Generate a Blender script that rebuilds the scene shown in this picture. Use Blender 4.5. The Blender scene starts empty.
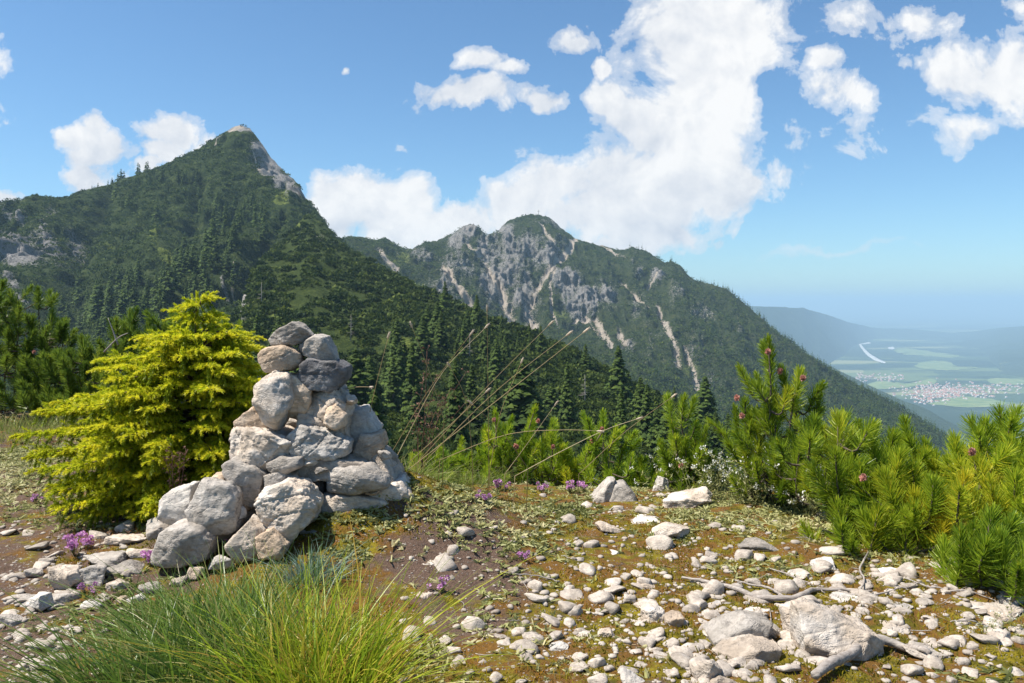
import bpy, bmesh, math, random
import numpy as np
from mathutils import Vector, Matrix
R = np.random.RandomState(7)
random.seed(7)
scene = bpy.context.scene
COL = scene.collection
F, CX, HY, CZ = 804.0, 512.0, 303.0, 1.2
def P(px, py, d):
    px, py, d = np.broadcast_arrays(np.asarray(px, float), np.asarray(py, float), np.asarray(d, float))
    return np.stack([(px-CX)/F*d, d, CZ+(HY-py)/F*d], -1)
def rad(a): return math.radians(a)
def sstep(a, b, x):
    t = np.clip((x-a)/(b-a), 0, 1); return t*t*(3-2*t)
# ------------------------------------------------------------ noise
def _h(ix, iy, iz, s):
    n = (ix.astype(np.int64)*374761393 + iy.astype(np.int64)*668265263 + iz.astype(np.int64)*2147483647 + s*974711) & 0xffffffff
    n = ((n ^ (n >> 13))*1274126177) & 0xffffffff
    n = ((n ^ (n >> 16))*2246822519) & 0xffffffff
    return ((n ^ (n >> 15)) & 0xffffff)/16777215.0
def vn(p, s=0):
    f = np.floor(p); i = f.astype(np.int64); t = p-f; t = t*t*t*(t*(t*6-15)+10)
    x, y, z = i[..., 0], i[..., 1], i[..., 2]; u, v, w = t[..., 0], t[..., 1], t[..., 2]
    def L(a, b, k): return a+(b-a)*k
    a = L(L(_h(x, y, z, s), _h(x+1, y, z, s), u), L(_h(x, y+1, z, s), _h(x+1, y+1, z, s), u), v)
    b = L(L(_h(x, y, z+1, s), _h(x+1, y, z+1, s), u), L(_h(x, y+1, z+1, s), _h(x+1, y+1, z+1, s), u), v)
    return L(a, b, w)*2-1
def fbm(p, o=4, s=0, g=.5):
    r = 0; a = 1; t = 0; p = np.asarray(p, float)
    for k in range(o):
        r = r+a*vn(p*(2.03**k)+k*17.3, s+k); t += a; a *= g
    return r/t
def ridged(p, o=4, s=0, g=.5):
    r = 0; a = 1; t = 0; p = np.asarray(p, float)
    for k in range(o):
        r = r+a*(1-np.abs(vn(p*(2.03**k)+k*11.3, s+k))*2); t += a; a *= g
    return r/t
def xyz(x, y, z=0):
    x, y, z = np.broadcast_arrays(x, y, z); return np.stack([x, y, z], -1).astype(float)
# ------------------------------------------------------------ meshes
def mesh(name, V, faces, mat, smooth=False, attrs=None):
    V = np.asarray(V, np.float32).reshape(-1, 3)
    me = bpy.data.meshes.new(name)
    if not isinstance(faces, (list, tuple)): faces = [faces]
    faces = [np.asarray(f, np.int32) for f in faces if len(f)]
    me.vertices.add(len(V)); me.vertices.foreach_set('co', V.ravel())
    idx = np.concatenate([f.ravel() for f in faces])
    tot = np.concatenate([np.full(len(f), f.shape[1], np.int32) for f in faces])
    st = np.concatenate([[0], np.cumsum(tot)[:-1]]).astype(np.int32)
    me.loops.add(len(idx)); me.loops.foreach_set('vertex_index', idx)
    me.polygons.add(len(tot)); me.polygons.foreach_set('loop_start', st)
    if smooth: me.polygons.foreach_set('use_smooth', np.ones(len(tot), bool))
    for k, a in (attrs or {}).items():
        at = me.attributes.new(k, 'FLOAT', 'POINT'); at.data.foreach_set('value', np.asarray(a, np.float32).ravel())
    me.update(calc_edges=True); me.validate()
    if mat: me.materials.append(mat)
    return me
def obj(name, me, parent=None, loc=None):
    o = bpy.data.objects.new(name, me); COL.objects.link(o)
    if parent: o.parent = parent
    if loc is not None: o.location = loc
    return o
def tag(o, label, cat, group=None, kind=None):
    o['label'] = label; o['category'] = cat
    if group: o['group'] = group
    if kind: o['kind'] = kind
    return o
def struct(o, label=None, cat=None):
    o['kind'] = 'structure'
    if label: o['label'] = label
    if cat: o['category'] = cat
    return o
def thing(name, loc, label, cat, group=None):
    o = bpy.data.objects.new(name, None); o.empty_display_size = .1; COL.objects.link(o); o.location = loc
    return tag(o, label, cat, group)
def catm(parts):
    V = []; Fs = {3: [], 4: []}; A = []; n = 0
    for p in parts:
        v, f = p[0], p[1]
        f = f if isinstance(f, (list, tuple)) else [f]
        V.append(v)
        for q in f:
            if len(q): Fs[q.shape[1]].append(q+n)
        if len(p) > 2: A.append(np.broadcast_to(p[2], (len(v),)))
        n += len(v)
    return np.concatenate(V), [np.concatenate(x) for x in Fs.values() if x], (np.concatenate(A) if A else None)
def tube(pts, rads, n=6):
    pts = np.asarray(pts, float); m = len(pts); rads = np.broadcast_to(np.asarray(rads, float), (m,))
    T = np.gradient(pts, axis=0); T /= np.linalg.norm(T, axis=1)[:, None]+1e-9
    up = np.array([0.3, 0.2, .93]); A = np.cross(T, up); l = np.linalg.norm(A, axis=1)[:, None]
    A = np.where(l < .05, np.cross(T, [1., 0, 0]), A); A /= np.linalg.norm(A, axis=1)[:, None]; B = np.cross(T, A)
    th = np.linspace(0, 2*np.pi, n, endpoint=False)
    V = pts[:, None]+rads[:, None, None]*(np.cos(th)[None, :, None]*A[:, None]+np.sin(th)[None, :, None]*B[:, None])
    V = V.reshape(-1, 3); f = []
    for i in range(m-1):
        for j in range(n):
            f.append((i*n+j, i*n+(j+1) % n, (i+1)*n+(j+1) % n, (i+1)*n+j))
    V = np.concatenate([V, pts[:1], pts[-1:]]); c = len(V)-2
    t = [(c, (j+1) % n, j) for j in range(n)]+[(c+1, (m-1)*n+j, (m-1)*n+(j+1) % n) for j in range(n)]
    return V, [np.array(f, np.int32), np.array(t, np.int32)]
def smooth_path(pts, n):
    pts = np.asarray(pts, float)
    if len(pts) == 2:
        t = np.linspace(0, 1, n)[:, None]; return pts[0]*(1-t)+pts[1]*t
    q = np.concatenate([[2*pts[0]-pts[1]], pts, [2*pts[-1]-pts[-2]]]); out = []
    for u in np.linspace(0, len(pts)-1-1e-6, n):
        i = int(u); t = u-i; a, b, c, d = q[i:i+4]
        out.append(.5*((2*b)+(-a+c)*t+(2*a-5*b+4*c-d)*t*t+(-a+3*b-3*c+d)*t**3))
    return np.array(out)
# ------------------------------------------------------------ materials
class NT:
    def __init__(s, tree): s.t = tree; s.n = tree.nodes; s.l = tree.links
    def new(s, typ, **kw):
        n = s.n.new(typ)
        for k, v in kw.items():
            if k in ('inp',): continue
            setattr(n, k, v)
        for k, v in (kw.get('inp') or {}).items():
            if isinstance(v, bpy.types.NodeSocket): s.l.new(v, n.inputs[k])
            else: n.inputs[k].default_value = v
        return n
    def math(s, op, a, b=None, c=None, clamp=False):
        n = s.n.new('ShaderNodeMath'); n.operation = op; n.use_clamp = clamp
        for i, v in enumerate((a, b, c)):
            if v is None: continue
            if isinstance(v, bpy.types.NodeSocket): s.l.new(v, n.inputs[i])
            else: n.inputs[i].default_value = v
        return n.outputs[0]
    def vm(s, op, a, b=None):
        n = s.n.new('ShaderNodeVectorMath'); n.operation = op
        for i, v in enumerate((a, b)):
            if v is None: continue
            if isinstance(v, bpy.types.NodeSocket): s.l.new(v, n.inputs[i])
            else: n.inputs[i].default_value = v
        return n.outputs['Value'] if op in ('LENGTH', 'DOT_PRODUCT') else n.outputs[0]
    def noise(s, scale, detail=4, rough=.55, vec=None, dist=0, col=False):
        n = s.new('ShaderNodeTexNoise', inp={'Scale': scale, 'Detail': detail, 'Roughness': rough, 'Distortion': dist})
        if vec is not None: s.l.new(vec, n.inputs['Vector'])
        return n.outputs['Color' if col else 'Fac']
    def ramp(s, fac, stops, interp='LINEAR'):
        n = s.n.new('ShaderNodeValToRGB'); n.color_ramp.interpolation = interp
        e = n.color_ramp.elements
        while len(e) < len(stops): e.new(.5)
        for i, (p, c) in enumerate(stops):
            e[i].position = p
            e[i].color = (c, c, c, 1) if isinstance(c, (int, float)) else (*c, 1)
        s.l.new(fac, n.inputs[0]); return n.outputs[0]
    def mix(s, fac, a, b, typ='MIX'):
        n = s.n.new('ShaderNodeMix'); n.data_type = 'RGBA'; n.blend_type = typ; n.clamp_factor = True
        for i, v in ((0, fac), (6, a), (7, b)):
            if isinstance(v, bpy.types.NodeSocket): s.l.new(v, n.inputs[i])
            elif i == 0: n.inputs[0].default_value = v
            else: n.inputs[i].default_value = (*v, 1) if len(v) == 3 else v
        return n.outputs[2]
    def attr(s, name): return s.new('ShaderNodeAttribute', attribute_name=name).outputs['Fac']
    def bump(s, h, strength, dist, normal=None):
        n = s.new('ShaderNodeBump', inp={'Strength': strength, 'Distance': dist, 'Height': h})
        if normal is not None: s.l.new(normal, n.inputs['Normal'])
        return n.outputs[0]
def newmat(name):
    m = bpy.data.materials.new(name); m.use_nodes = True; t = NT(m.node_tree); t.n.clear()
    out = t.n.new('ShaderNodeOutputMaterial'); return m, t, out
def principled(t, out, col, rough=.8, normal=None, spec=.3):
    b = t.new('ShaderNodeBsdfPrincipled', inp={'Roughness': rough, 'Specular IOR Level': spec})
    if isinstance(col, bpy.types.NodeSocket): t.l.new(col, b.inputs['Base Color'])
    else: b.inputs['Base Color'].default_value = (*col, 1)
    if normal is not None: t.l.new(normal, b.inputs['Normal'])
    t.l.new(b.outputs[0], out.inputs[0]); return b
def leafmat(name, c0, c1, trans=.35, rough=.45, c2=None, spec=.35):
    """needle/leaf: colour by 'tint' attribute, diffuse + translucent"""
    m, t, out = newmat(name)
    st = [(0, c0), (1, c1)] if c2 is None else [(0, c0), (.6, c1), (1, c2)]
    c = t.ramp(t.attr('tint'), st)
    rnd = t.new('ShaderNodeObjectInfo').outputs['Random']
    hs = t.new('ShaderNodeHueSaturation', inp={'Color': c, 'Value': t.math('MULTIPLY_ADD', rnd, .3, .85)}).outputs[0]
    b = t.new('ShaderNodeBsdfPrincipled', inp={'Base Color': hs, 'Roughness': rough, 'Specular IOR Level': spec})
    tr = t.new('ShaderNodeBsdfTranslucent', inp={'Color': hs})
    mx = t.new('ShaderNodeMixShader', inp={0: trans}); t.l.new(b.outputs[0], mx.inputs[1]); t.l.new(tr.outputs[0], mx.inputs[2])
    t.l.new(mx.outputs[0], out.inputs[0]); return m
def rockmat(name, light, dark, spot=(.07, .065, .06), spotamt=.5, white=(.62, .6, .57), wamt=.4, bd=.012, ts=1.):
    m, t, out = newmat(name)
    tc = t.new('ShaderNodeTexCoord').outputs['Object']
    rnd = t.new('ShaderNodeObjectInfo').outputs['Random']
    off = t.new('ShaderNodeCombineXYZ', inp={0: t.math('MULTIPLY', rnd, 37.), 1: t.math('MULTIPLY', rnd, 11.)}).outputs[0]
    v = t.vm('MULTIPLY', t.vm('ADD', tc, off), (ts, ts, ts*1.5))
    n1 = t.noise(9, 6, .62, v); n2 = t.noise(45, 5, .65, v); n3 = t.noise(22, 4, .6, t.vm('ADD', v, (5, 3, 1))); n4 = t.noise(5, 3, .5, t.vm('ADD', v, (9, 1, 4)))
    c = t.mix(t.ramp(n1, [(.38, 0.), (.62, 1.)]), dark, light)
    c = t.mix(t.math('MULTIPLY', t.ramp(n4, [(.5, 0.), (.66, 1.)]), wamt), c, white)
    c = t.mix(t.math('MULTIPLY', t.ramp(n3, [(.56, 0.), (.68, 1.)]), spotamt), c, spot)
    c = t.mix(t.math('MULTIPLY', t.ramp(n2, [(.42, 1.), (.55, 0.)]), .28), c, tuple(x*.55 for x in dark))
    c = t.new('ShaderNodeHueSaturation', inp={'Color': c, 'Value': t.math('MULTIPLY_ADD', rnd, .4, .74)}).outputs[0]
    mus = t.new('ShaderNodeTexNoise', inp={'Vector': v, 'Scale': 3.2, 'Detail': 8, 'Roughness': .72})
    cr = t.ramp(t.math('ABSOLUTE', t.math('SUBTRACT', t.noise(6, 5, .7, v, .6), .5)), [(0., 0.), (.03, 1.)])
    h = t.math('ADD', t.math('MULTIPLY', n3, .5), t.math('ADD', t.math('MULTIPLY', n2, .7), t.math('MULTIPLY', cr, .22)))
    dv = t.vm('ADD', v, t.vm('MULTIPLY', t.noise(7, 3, .6, v, col=True), (.10, .10, .10)))
    vo = t.new('ShaderNodeTexVoronoi', inp={'Vector': dv, 'Scale': 8.5})
    pl_ = t.vm('DOT_PRODUCT', t.vm('SUBTRACT', dv, vo.outputs['Position']), t.vm('SUBTRACT', vo.outputs['Color'], (.5, .5, .5)))
    nb = t.bump(t.math('MULTIPLY', pl_, 6.), .9, bd*1.5); nb = t.bump(h, .9, bd, nb); nb = t.bump(t.noise(160, 3, .6, v), .6, bd*.25, nb)
    principled(t, out, c, .9, nb, .25); return m
M = {}
M['rock_pale'] = rockmat('limestone_pale', (.58, .49, .40), (.40, .33, .26), wamt=.55, spotamt=.3)
M['rock_grey'] = rockmat('limestone_grey', (.45, .405, .355), (.29, .26, .225), wamt=.25, spotamt=.45)
M['rock_beige'] = rockmat('limestone_beige', (.60, .46, .33), (.42, .32, .23), wamt=.35, spotamt=.25)
M['rock_dark'] = rockmat('limestone_dark', (.17, .165, .17), (.09, .088, .09), wamt=.3, spotamt=.6)
M['rock_white'] = rockmat('limestone_white', (.66, .61, .54), (.47, .43, .385), wamt=.7, spotamt=.2)
M['pebble'] = rockmat('pebble_stone', (.53, .465, .39), (.34, .29, .245), wamt=.4, spotamt=.12, white=(.61, .56, .50), bd=.003, ts=.35)
m, t, out = newmat('bark'); tc = t.new('ShaderNodeTexCoord').outputs['Object']; n = t.noise(60, 4, .6, tc)
principled(t, out, t.mix(n, (.06, .045, .032), (.15, .12, .09)), .9, t.bump(n, .8, .004)); M['bark'] = m
m, t, out = newmat('weathered_wood'); tc = t.new('ShaderNodeTexCoord').outputs['Object']
n = t.noise(1, 5, .65, t.vm('MULTIPLY', tc, (18, 90, 90)))
principled(t, out, t.mix(t.ramp(n, [(.3, 0.), (.7, 1.)]), (.17, .14, .12), (.42, .38, .34)), .85, t.bump(n, .8, .006)); M['deadwood'] = m
m, t, out = newmat('far_trunk'); principled(t, out, (.12, .09, .07), .9); M['trunk'] = m
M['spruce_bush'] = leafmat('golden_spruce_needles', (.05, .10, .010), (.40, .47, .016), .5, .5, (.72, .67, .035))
M['pine'] = leafmat('mountain_pine_needles', (.06, .15, .014), (.36, .47, .03), .45, .4, (.72, .62, .04))
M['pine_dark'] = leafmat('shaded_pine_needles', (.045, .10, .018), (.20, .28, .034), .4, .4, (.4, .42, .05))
M['grass_green'] = leafmat('tussock_grass', (.06, .12, .02), (.16, .26, .035), .4, .4, (.34, .32, .10))
M['grass_yellow'] = leafmat('bright_tussock_grass', (.16, .28, .015), (.42, .50, .03), .45, .4, (.5, .34, .06))
M['cover'] = leafmat('low_leaves', (.13, .15, .04), (.36, .36, .14), .3, .55, (.56, .50, .29))
M['moss'] = leafmat('moss_shoots', (.07, .075, .008), (.24, .20, .014), .3, .7, (.30, .145, .02), spec=.1)
M['bluish'] = leafmat('bluish_leaves', (.07, .12, .09), (.15, .24, .18), .3, .5, (.3, .4, .33))
M['straw'] = leafmat('dry_straw', (.27, .19, .09), (.46, .36, .19), .25, .5, (.62, .55, .42))
M['seed'] = leafmat('pale_seed_head', (.42, .32, .22), (.72, .62, .5), .3, .7)
M['petal'] = leafmat('purple_petals', (.36, .12, .32), (.60, .30, .56), .35, .6, (.76, .52, .72))
M['whitepetal'] = leafmat('white_petals', (.6, .6, .5), (.8, .8, .75), .35, .6)
M['cone'] = leafmat('pink_cone', (.36, .15, .11), (.64, .34, .27), .2, .6)
M['weed'] = leafmat('dry_weed', (.14, .07, .05), (.30, .18, .12), .2, .7)
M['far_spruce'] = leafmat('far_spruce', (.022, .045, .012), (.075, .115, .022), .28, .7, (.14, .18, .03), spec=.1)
M['krummholz'] = leafmat('dwarf_pine_scrub', (.018, .038, .011), (.075, .108, .020), .25, .7, (.16, .19, .03), spec=.1)
# ground
m, t, out = newmat('mossy_soil'); g = t.new('ShaderNodeNewGeometry').outputs['Position']
n1 = t.noise(2.2, 6, .65, g); n2 = t.noise(6.5, 6, .65, t.vm('ADD', g, (3, 7, 0))); n3 = t.noise(70, 4, .65, g); n4 = t.noise(18, 5, .6, t.vm('ADD', g, (8, 2, 0)))
soil = t.mix(n3, (.05, .03, .022), (.20, .135, .10))
moss = t.mix(t.ramp(n4, [(.35, 0.), (.65, 1.)]), (.075, .068, .010), (.24, .19, .016))
rust = t.mix(n3, (.085, .045, .014), (.24, .125, .028))
c = t.mix(t.ramp(n2, [(.46, 0.), (.54, 1.)]), moss, rust)
bare = t.math('ADD', t.attr('bare'), t.math('MULTIPLY', t.math('SUBTRACT', t.noise(4.5, 7, .7, t.vm('ADD', g, (1, 12, 0))), .5), 1.5))
c = t.mix(t.ramp(bare, [(.42, 0.), (.56, 1.)]), c, soil)
grit = t.new('ShaderNodeTexVoronoi', feature='F1', inp={'Vector': g, 'Scale': 75.})
gm = t.math('MULTIPLY', t.ramp(grit.outputs['Distance'], [(.22, 1.), (.34, 0.)]), t.ramp(n4, [(.46, 0.), (.56, 1.)]))
gcol = t.mix(t.new('ShaderNodeSeparateColor', inp={0: grit.outputs['Color']}).outputs[0], (.30, .25, .21), (.52, .47, .42))
c = t.mix(t.math('MULTIPLY', gm, .85), c, gcol)
hh = t.math('ADD', t.math('MULTIPLY', n3, .5), t.math('ADD', t.math('MULTIPLY', n4, .5), t.math('MULTIPLY', gm, .3)))
nb = t.bump(hh, 1., .03); nb = t.bump(t.noise(260, 3, .7, g), .7, .006, nb)
principled(t, out, c, .95, nb, .12); M['ground'] = m
# mountains
def mountmat(name, sc, dark, mid, lite, rock0=(.20, .195, .20), rock1=(.42, .40, .37), screec=(.55, .48, .40)):
    m, t, out = newmat(name); g = t.new('ShaderNodeNewGeometry').outputs['Position']
    v = t.vm('MULTIPLY', g, (sc, sc, sc*1.)); n1 = t.noise(.12, 5, .6, v); n2 = t.noise(.9, 4, .65, v); n3 = t.noise(3.2, 3, .7, v)
    veg = t.mix(t.ramp(n2, [(.36, 0.), (.62, 1.)]), dark, mid)
    veg = t.mix(t.math('MULTIPLY', t.ramp(n1, [(.52, 0.), (.68, 1.)]), .6), veg, lite)
    veg = t.mix(t.ramp(t.math('ADD', t.attr('meadow'), t.math('MULTIPLY', t.math('SUBTRACT', n2, .5), .8)), [(.42, 0.), (.62, 1.)]), veg, (.17, .21, .045))
    rk = t.mix(t.ramp(t.noise(1., 5, .7, t.vm('MULTIPLY', g, (sc*1.2, sc*1.2, sc*.45))), [(.35, 0.), (.65, 1.)]), rock0, rock1)
    dn = t.math('MULTIPLY', t.math('SUBTRACT', t.math('ADD', n2, n3), 1.), 1.3)
    c = t.mix(t.ramp(t.math('ADD', t.attr('rock'), dn), [(.44, 0.), (.58, 1.)]), veg, rk)
    c = t.mix(t.ramp(t.math('ADD', t.attr('scree'), t.math('MULTIPLY', dn, .8)), [(.40, 0.), (.58, 1.)]), c, t.mix(n3, tuple(x*.75 for x in screec), screec))
    nb = t.bump(t.math('ADD', n2, t.math('MULTIPLY', n3, .5)), 1., 2.2/sc)
    principled(t, out, c, .95, nb, .08); return m
M['mount_c'] = mountmat('left_mountain_cover', .5, (.026, .045, .015), (.06, .085, .024), (.10, .125, .035))
M['mount_b'] = mountmat('summit_mountain_cover', .35, (.024, .040, .018), (.058, .075, .027), (.10, .112, .04), (.15, .15, .155), (.42, .40, .37))
M['mount_d'] = mountmat('near_slope_cover', 1., (.028, .048, .013), (.07, .095, .022), (.12, .15, .035))
m, t, out = newmat('forest_hills'); g = t.new('ShaderNodeNewGeometry').outputs['Position']
n1 = t.noise(.0012, 6, .6, g); n2 = t.noise(.0045, 5, .65, t.vm('ADD', g, (900, 300, 0)))
c = t.mix(n1, (.018, .032, .016), (.045, .068, .028)); c = t.mix(t.ramp(n2, [(.64, 0.), (.70, 1.)]), c, (.20, .22, .08))
principled(t, out, c, .95, t.bump(n2, .8, 60), .05); M['hills'] = m
m, t, out = newmat('valley_fields'); g = t.new('ShaderNodeNewGeometry').outputs['Position']
v = t.new('ShaderNodeTexVoronoi', inp={'Vector': t.vm('MULTIPLY', g, (.0011, .0022, 0)), 'Scale': 1.})
fc = t.ramp(t.new('ShaderNodeSeparateColor', inp={0: v.outputs['Color']}).outputs[0], [(0., (.05, .08, .03)), (.4, (.11, .15, .05)), (.7, (.22, .23, .10)), (1., (.07, .11, .03))], 'CONSTANT')
w = t.ramp(t.noise(1., 7, .6, t.vm('MULTIPLY', g, (.00028, .00050, 0))), [(.47, 0.), (.53, 1.)])
c = t.mix(w, (.022, .04, .018), fc); principled(t, out, c, .95, None, .05); M['plain'] = m
def simple(name, c0, c1, sc, rough=.9):
    m, t, out = newmat(name); g = t.new('ShaderNodeNewGeometry').outputs['Position']
    principled(t, out, t.mix(t.ramp(t.noise(sc, 4, .6, g), [(.35, 0.), (.65, 1.)]), c0, c1), rough, None, .1); return m
M['meadow'] = simple('meadow_grass', (.10, .16, .045), (.22, .26, .09), .008)
M['river'] = simple('river_gravel', (.42, .43, .42), (.6, .6, .58), .02)
M['wall'] = simple('house_plaster', (.62, .6, .56), (.8, .78, .74), .01)
M['roofs'] = simple('house_roof_tiles', (.26, .12, .08), (.42, .22, .16), .02)
M['iron'] = simple('cross_metal', (.2, .19, .18), (.3, .29, .28), 1.)
M['hole'] = simple('quarry_rock', (.5, .47, .43), (.68, .65, .6), .01)
# ------------------------------------------------------------ camera, world, sun, air
cam = bpy.data.cameras.new('camera'); co = bpy.data.objects.new('camera', cam); COL.objects.link(co)
co.location = (0, 0, CZ); co.rotation_euler = (rad(90), 0, 0)
cam.sensor_width = 36; cam.lens = F/1024*36; cam.shift_y = -(341.5-HY)/1024
cam.clip_start = .05; cam.clip_end = 300000; scene.camera = co
sund = Vector((-.50, -.06, .86)).normalized()
sl = bpy.data.lights.new('sun', 'SUN'); sl.energy = 5.0; sl.angle = rad(.53); sl.color = (1, .93, .83)
so = bpy.data.objects.new('sun', sl); COL.objects.link(so); so.rotation_euler = sund.to_track_quat('Z', 'Y').to_euler(); so.location = (-5, 0, 30)
world = bpy.data.worlds.new('World'); scene.world = world; world.use_nodes = True
t = NT(world.node_tree); t.n.clear(); wout = t.n.new('ShaderNodeOutputWorld')
sky = t.new('ShaderNodeTexSky', sky_type='NISHITA', sun_disc=False, sun_elevation=math.asin(sund.z), sun_rotation=math.atan2(sund.x, sund.y), altitude=1600, air_density=1.1, dust_density=1.6, ozone_density=2.2)
tcn = t.new('ShaderNodeTexCoord').outputs['Generated']
sep = t.new('ShaderNodeSeparateXYZ', inp={0: tcn})
yy = t.math('MAXIMUM', sep.outputs[1], .05)
uv = t.new('ShaderNodeCombineXYZ', inp={0: t.math('DIVIDE', sep.outputs[0], yy), 1: t.math('DIVIDE', sep.outputs[2], yy)}).outputs[0]
wn = t.new('ShaderNodeTexNoise', inp={'Vector': uv, 'Scale': 9., 'Detail': 5., 'Roughness': .6}).outputs['Color']
w1 = t.vm('MULTIPLY', t.vm('SUBTRACT', wn, (.5, .5, .5)), (.11, .09, 0)); wuv = t.vm('ADD', uv, w1)
CL = [(84,128,26,20,1),(100,152,32,24,1),(92,178,26,18,1),(172,132,32,22,1),(162,152,28,18,1),(142,166,14,9,.9),(0,198,20,16,1),(205,150,30,20,1),
 (472,96,46,17,1),(541,98,24,15,1),(482,56,24,16,.55),(505,68,22,12,.5),(572,36,22,12,.55),(603,66,16,13,.85),(616,94,30,18,.9),(345,69,6,5,.4),(398,155,9,5,.22),
 (345,205,44,32,1),(395,215,60,40,1),(450,228,50,28,1),(330,225,40,35,1),(552,188,50,40,1),(520,212,50,38,1),(600,205,62,52,1),(640,190,66,66,1),(663,120,56,66,1),(700,60,80,66,1),(722,15,78,56,1),(690,155,78,62,1),(722,192,44,32,1),(650,232,56,24,1),(750,50,36,44,1),(700,100,62,92,1.3),(668,190,60,44,1.3),(600,218,70,26,1.25),(610,250,70,20,1),
 (827,58,22,20,.66),(842,92,30,30,.78),(855,130,24,22,.45),(850,20,30,18,.42),(920,26,34,16,.45),(905,58,20,10,.4),(960,78,46,36,.78),(1005,74,44,40,.85),(985,118,42,24,.5),(1018,8,30,12,.35),(775,170,30,26,.45),
 (1100,60,90,50,1),(-90,120,90,50,1),(1180,180,70,30,.8),(-40,60,60,20,.6),(300,-80,120,40,.8),(620,-70,150,60,1)]
acc = None
for (px, py, a, b, s) in CL:
    d = t.vm('LENGTH', t.vm('MULTIPLY', t.vm('SUBTRACT', wuv, ((px-CX)/F, (HY-py)/F, 0)), (F/a/1.12, F/b/1.12, 0)))
    val = t.math('MULTIPLY_ADD', d, -s, s); acc = val if acc is None else t.math('MAXIMUM', acc, val)
fn = t.noise(13, 10, .62, uv, .3)
dens = t.math('ADD', acc, t.math('MULTIPLY', t.math('SUBTRACT', fn, .51), 2.1))
alpha = t.ramp(dens, [(.0, 0.), (.13, .45), (.42, 1.)], 'EASE')
alpha = t.math('MULTIPLY', alpha, t.math('GREATER_THAN', sep.outputs[1], .05))
st = t.vm('LENGTH', t.vm('MULTIPLY', t.vm('SUBTRACT', wuv, ((830-CX)/F, (HY-249)/F, 0)), (F/90, F/5., 0)))
stn = t.noise(1., 7, .6, t.vm('MULTIPLY', uv, (14, 60, 1)))
streak = t.math('MULTIPLY', t.ramp(t.math('ADD', t.math('SUBTRACT', 1., st), t.math('MULTIPLY', t.math('SUBTRACT', stn, .5), 2.)), [(0., 0.), (.8, 1.)]), .45)
alpha = t.math('MAXIMUM', alpha, streak)
# relief inside the clouds: sample the same noise a little towards the sun
n_a = t.noise(9, 6, .55, uv); n_b = t.noise(9, 6, .55, t.vm('ADD', uv, (-.018, .026, 0)))
fn2 = t.noise(13, 6, .6, t.vm('ADD', uv, (-.010, .014, 0)), .3)
rel = t.math('ADD', t.math('MULTIPLY', t.math('SUBTRACT', n_a, n_b), 1.3), t.math('MULTIPLY', t.math('SUBTRACT', fn, fn2), 2.2))
big = t.noise(5., 3, .5, t.vm('ADD', uv, (3, 1, 0)))
shade = t.math('ADD', t.math('ADD', .64, rel), t.math('MULTIPLY', t.math('SUBTRACT', big, .45), 1.3), clamp=True)
ccol = t.mix(shade, (.62, .67, .76), (.97, .97, .97))
skyc = t.mix(1., sky.outputs[0], (.78, 1.03, 1.15), 'MULTIPLY')
bg1 = t.new('ShaderNodeBackground', inp={'Color': skyc, 'Strength': .077}); bg2 = t.new('ShaderNodeBackground', inp={'Color': ccol, 'Strength': .585})
mx = t.new('ShaderNodeMixShader', inp={0: alpha}); t.l.new(bg1.outputs[0], mx.inputs[1]); t.l.new(bg2.outputs[0], mx.inputs[2])
t.l.new(mx.outputs[0], wout.inputs[0])
vs = scene.view_settings; vs.view_transform = 'Standard'; vs.look = 'None'; vs.exposure = 0.82; vs.gamma = 1; vs.use_curve_mapping = False
scene.render.engine = 'CYCLES'
scene.cycles.max_bounces = 6; scene.cycles.diffuse_bounces = 3; scene.cycles.transmission_bounces = 4; scene.cycles.glossy_bounces = 2; scene.cycles.volume_bounces = 0
m = bpy.data.materials.new('haze_air'); m.use_nodes = True; tt = NT(m.node_tree); tt.n.clear(); oo = tt.n.new('ShaderNodeOutputMaterial')
pv = tt.new('ShaderNodeVolumePrincipled', inp={'Color': (.52, .79, 1., 1), 'Density': .88e-4, 'Anisotropy': 0.})
tt.l.new(pv.outputs[0], oo.inputs['Volume'])
bx = np.array([(x, y, z) for x in (-95000, 95000) for y in (-6000, 98000) for z in (-752.5, 262)], float)
hz = obj('haze', mesh('haze', bx, np.array([(0, 1, 3, 2), (4, 6, 7, 5), (0, 4, 5, 1), (2, 3, 7, 6), (0, 2, 6, 4), (1, 5, 7, 3)]), m))
tag(hz, 'pale blue summer haze fading the distant valley and plain', 'haze', kind='stuff')
# ------------------------------------------------------------ near ground
def crest(x): return 5.1+3.5*sstep(-1.0, -2.8, x)
def gz(x, y):
    x = np.asarray(x, float); y = np.asarray(y, float)
    z = .045*fbm(xyz(x*.9, y*.9, 3.), 3, 5)
    z = z+.33*np.exp(-((x+.66)**2/.46+(y-4.08)**2/.40))-.05*sstep(-1., -2.6, x)*sstep(5, 3, y)-.03*sstep(4.2, 5.1, y)*sstep(-1.5, -.5, x)
    e = np.maximum(y-crest(x), 0); z = z-np.where(e < 1.2, .26*e*e, .26*1.44+.624*(e-1.2))
    e = np.maximum(np.abs(x)-7, 0); z = z-.03*np.minimum(e, 8)**2-.35*np.maximum(e-8, 0)
    e = np.maximum(-1-y, 0); z = z-.03*np.minimum(e, 8)**2
    return z
_hx, _hy = np.linspace(-120, 1160, 257), np.concatenate([np.linspace(400, 470, 15), np.linspace(472, 720, 125)])
def _hit_table():
    px, py = np.meshgrid(_hx, _hy); ds = np.linspace(1.4, 9.5, 260); best = np.full(px.shape, 9.5); done = np.zeros(px.shape, bool)
    for d in ds:
        z = CZ+(HY-py)/F*d; g = gz((px-CX)/F*d, np.full(px.shape, d)); k = (z <= g) & ~done; best[k] = d; done |= k
    return best
_ht = _hit_table()
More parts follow.
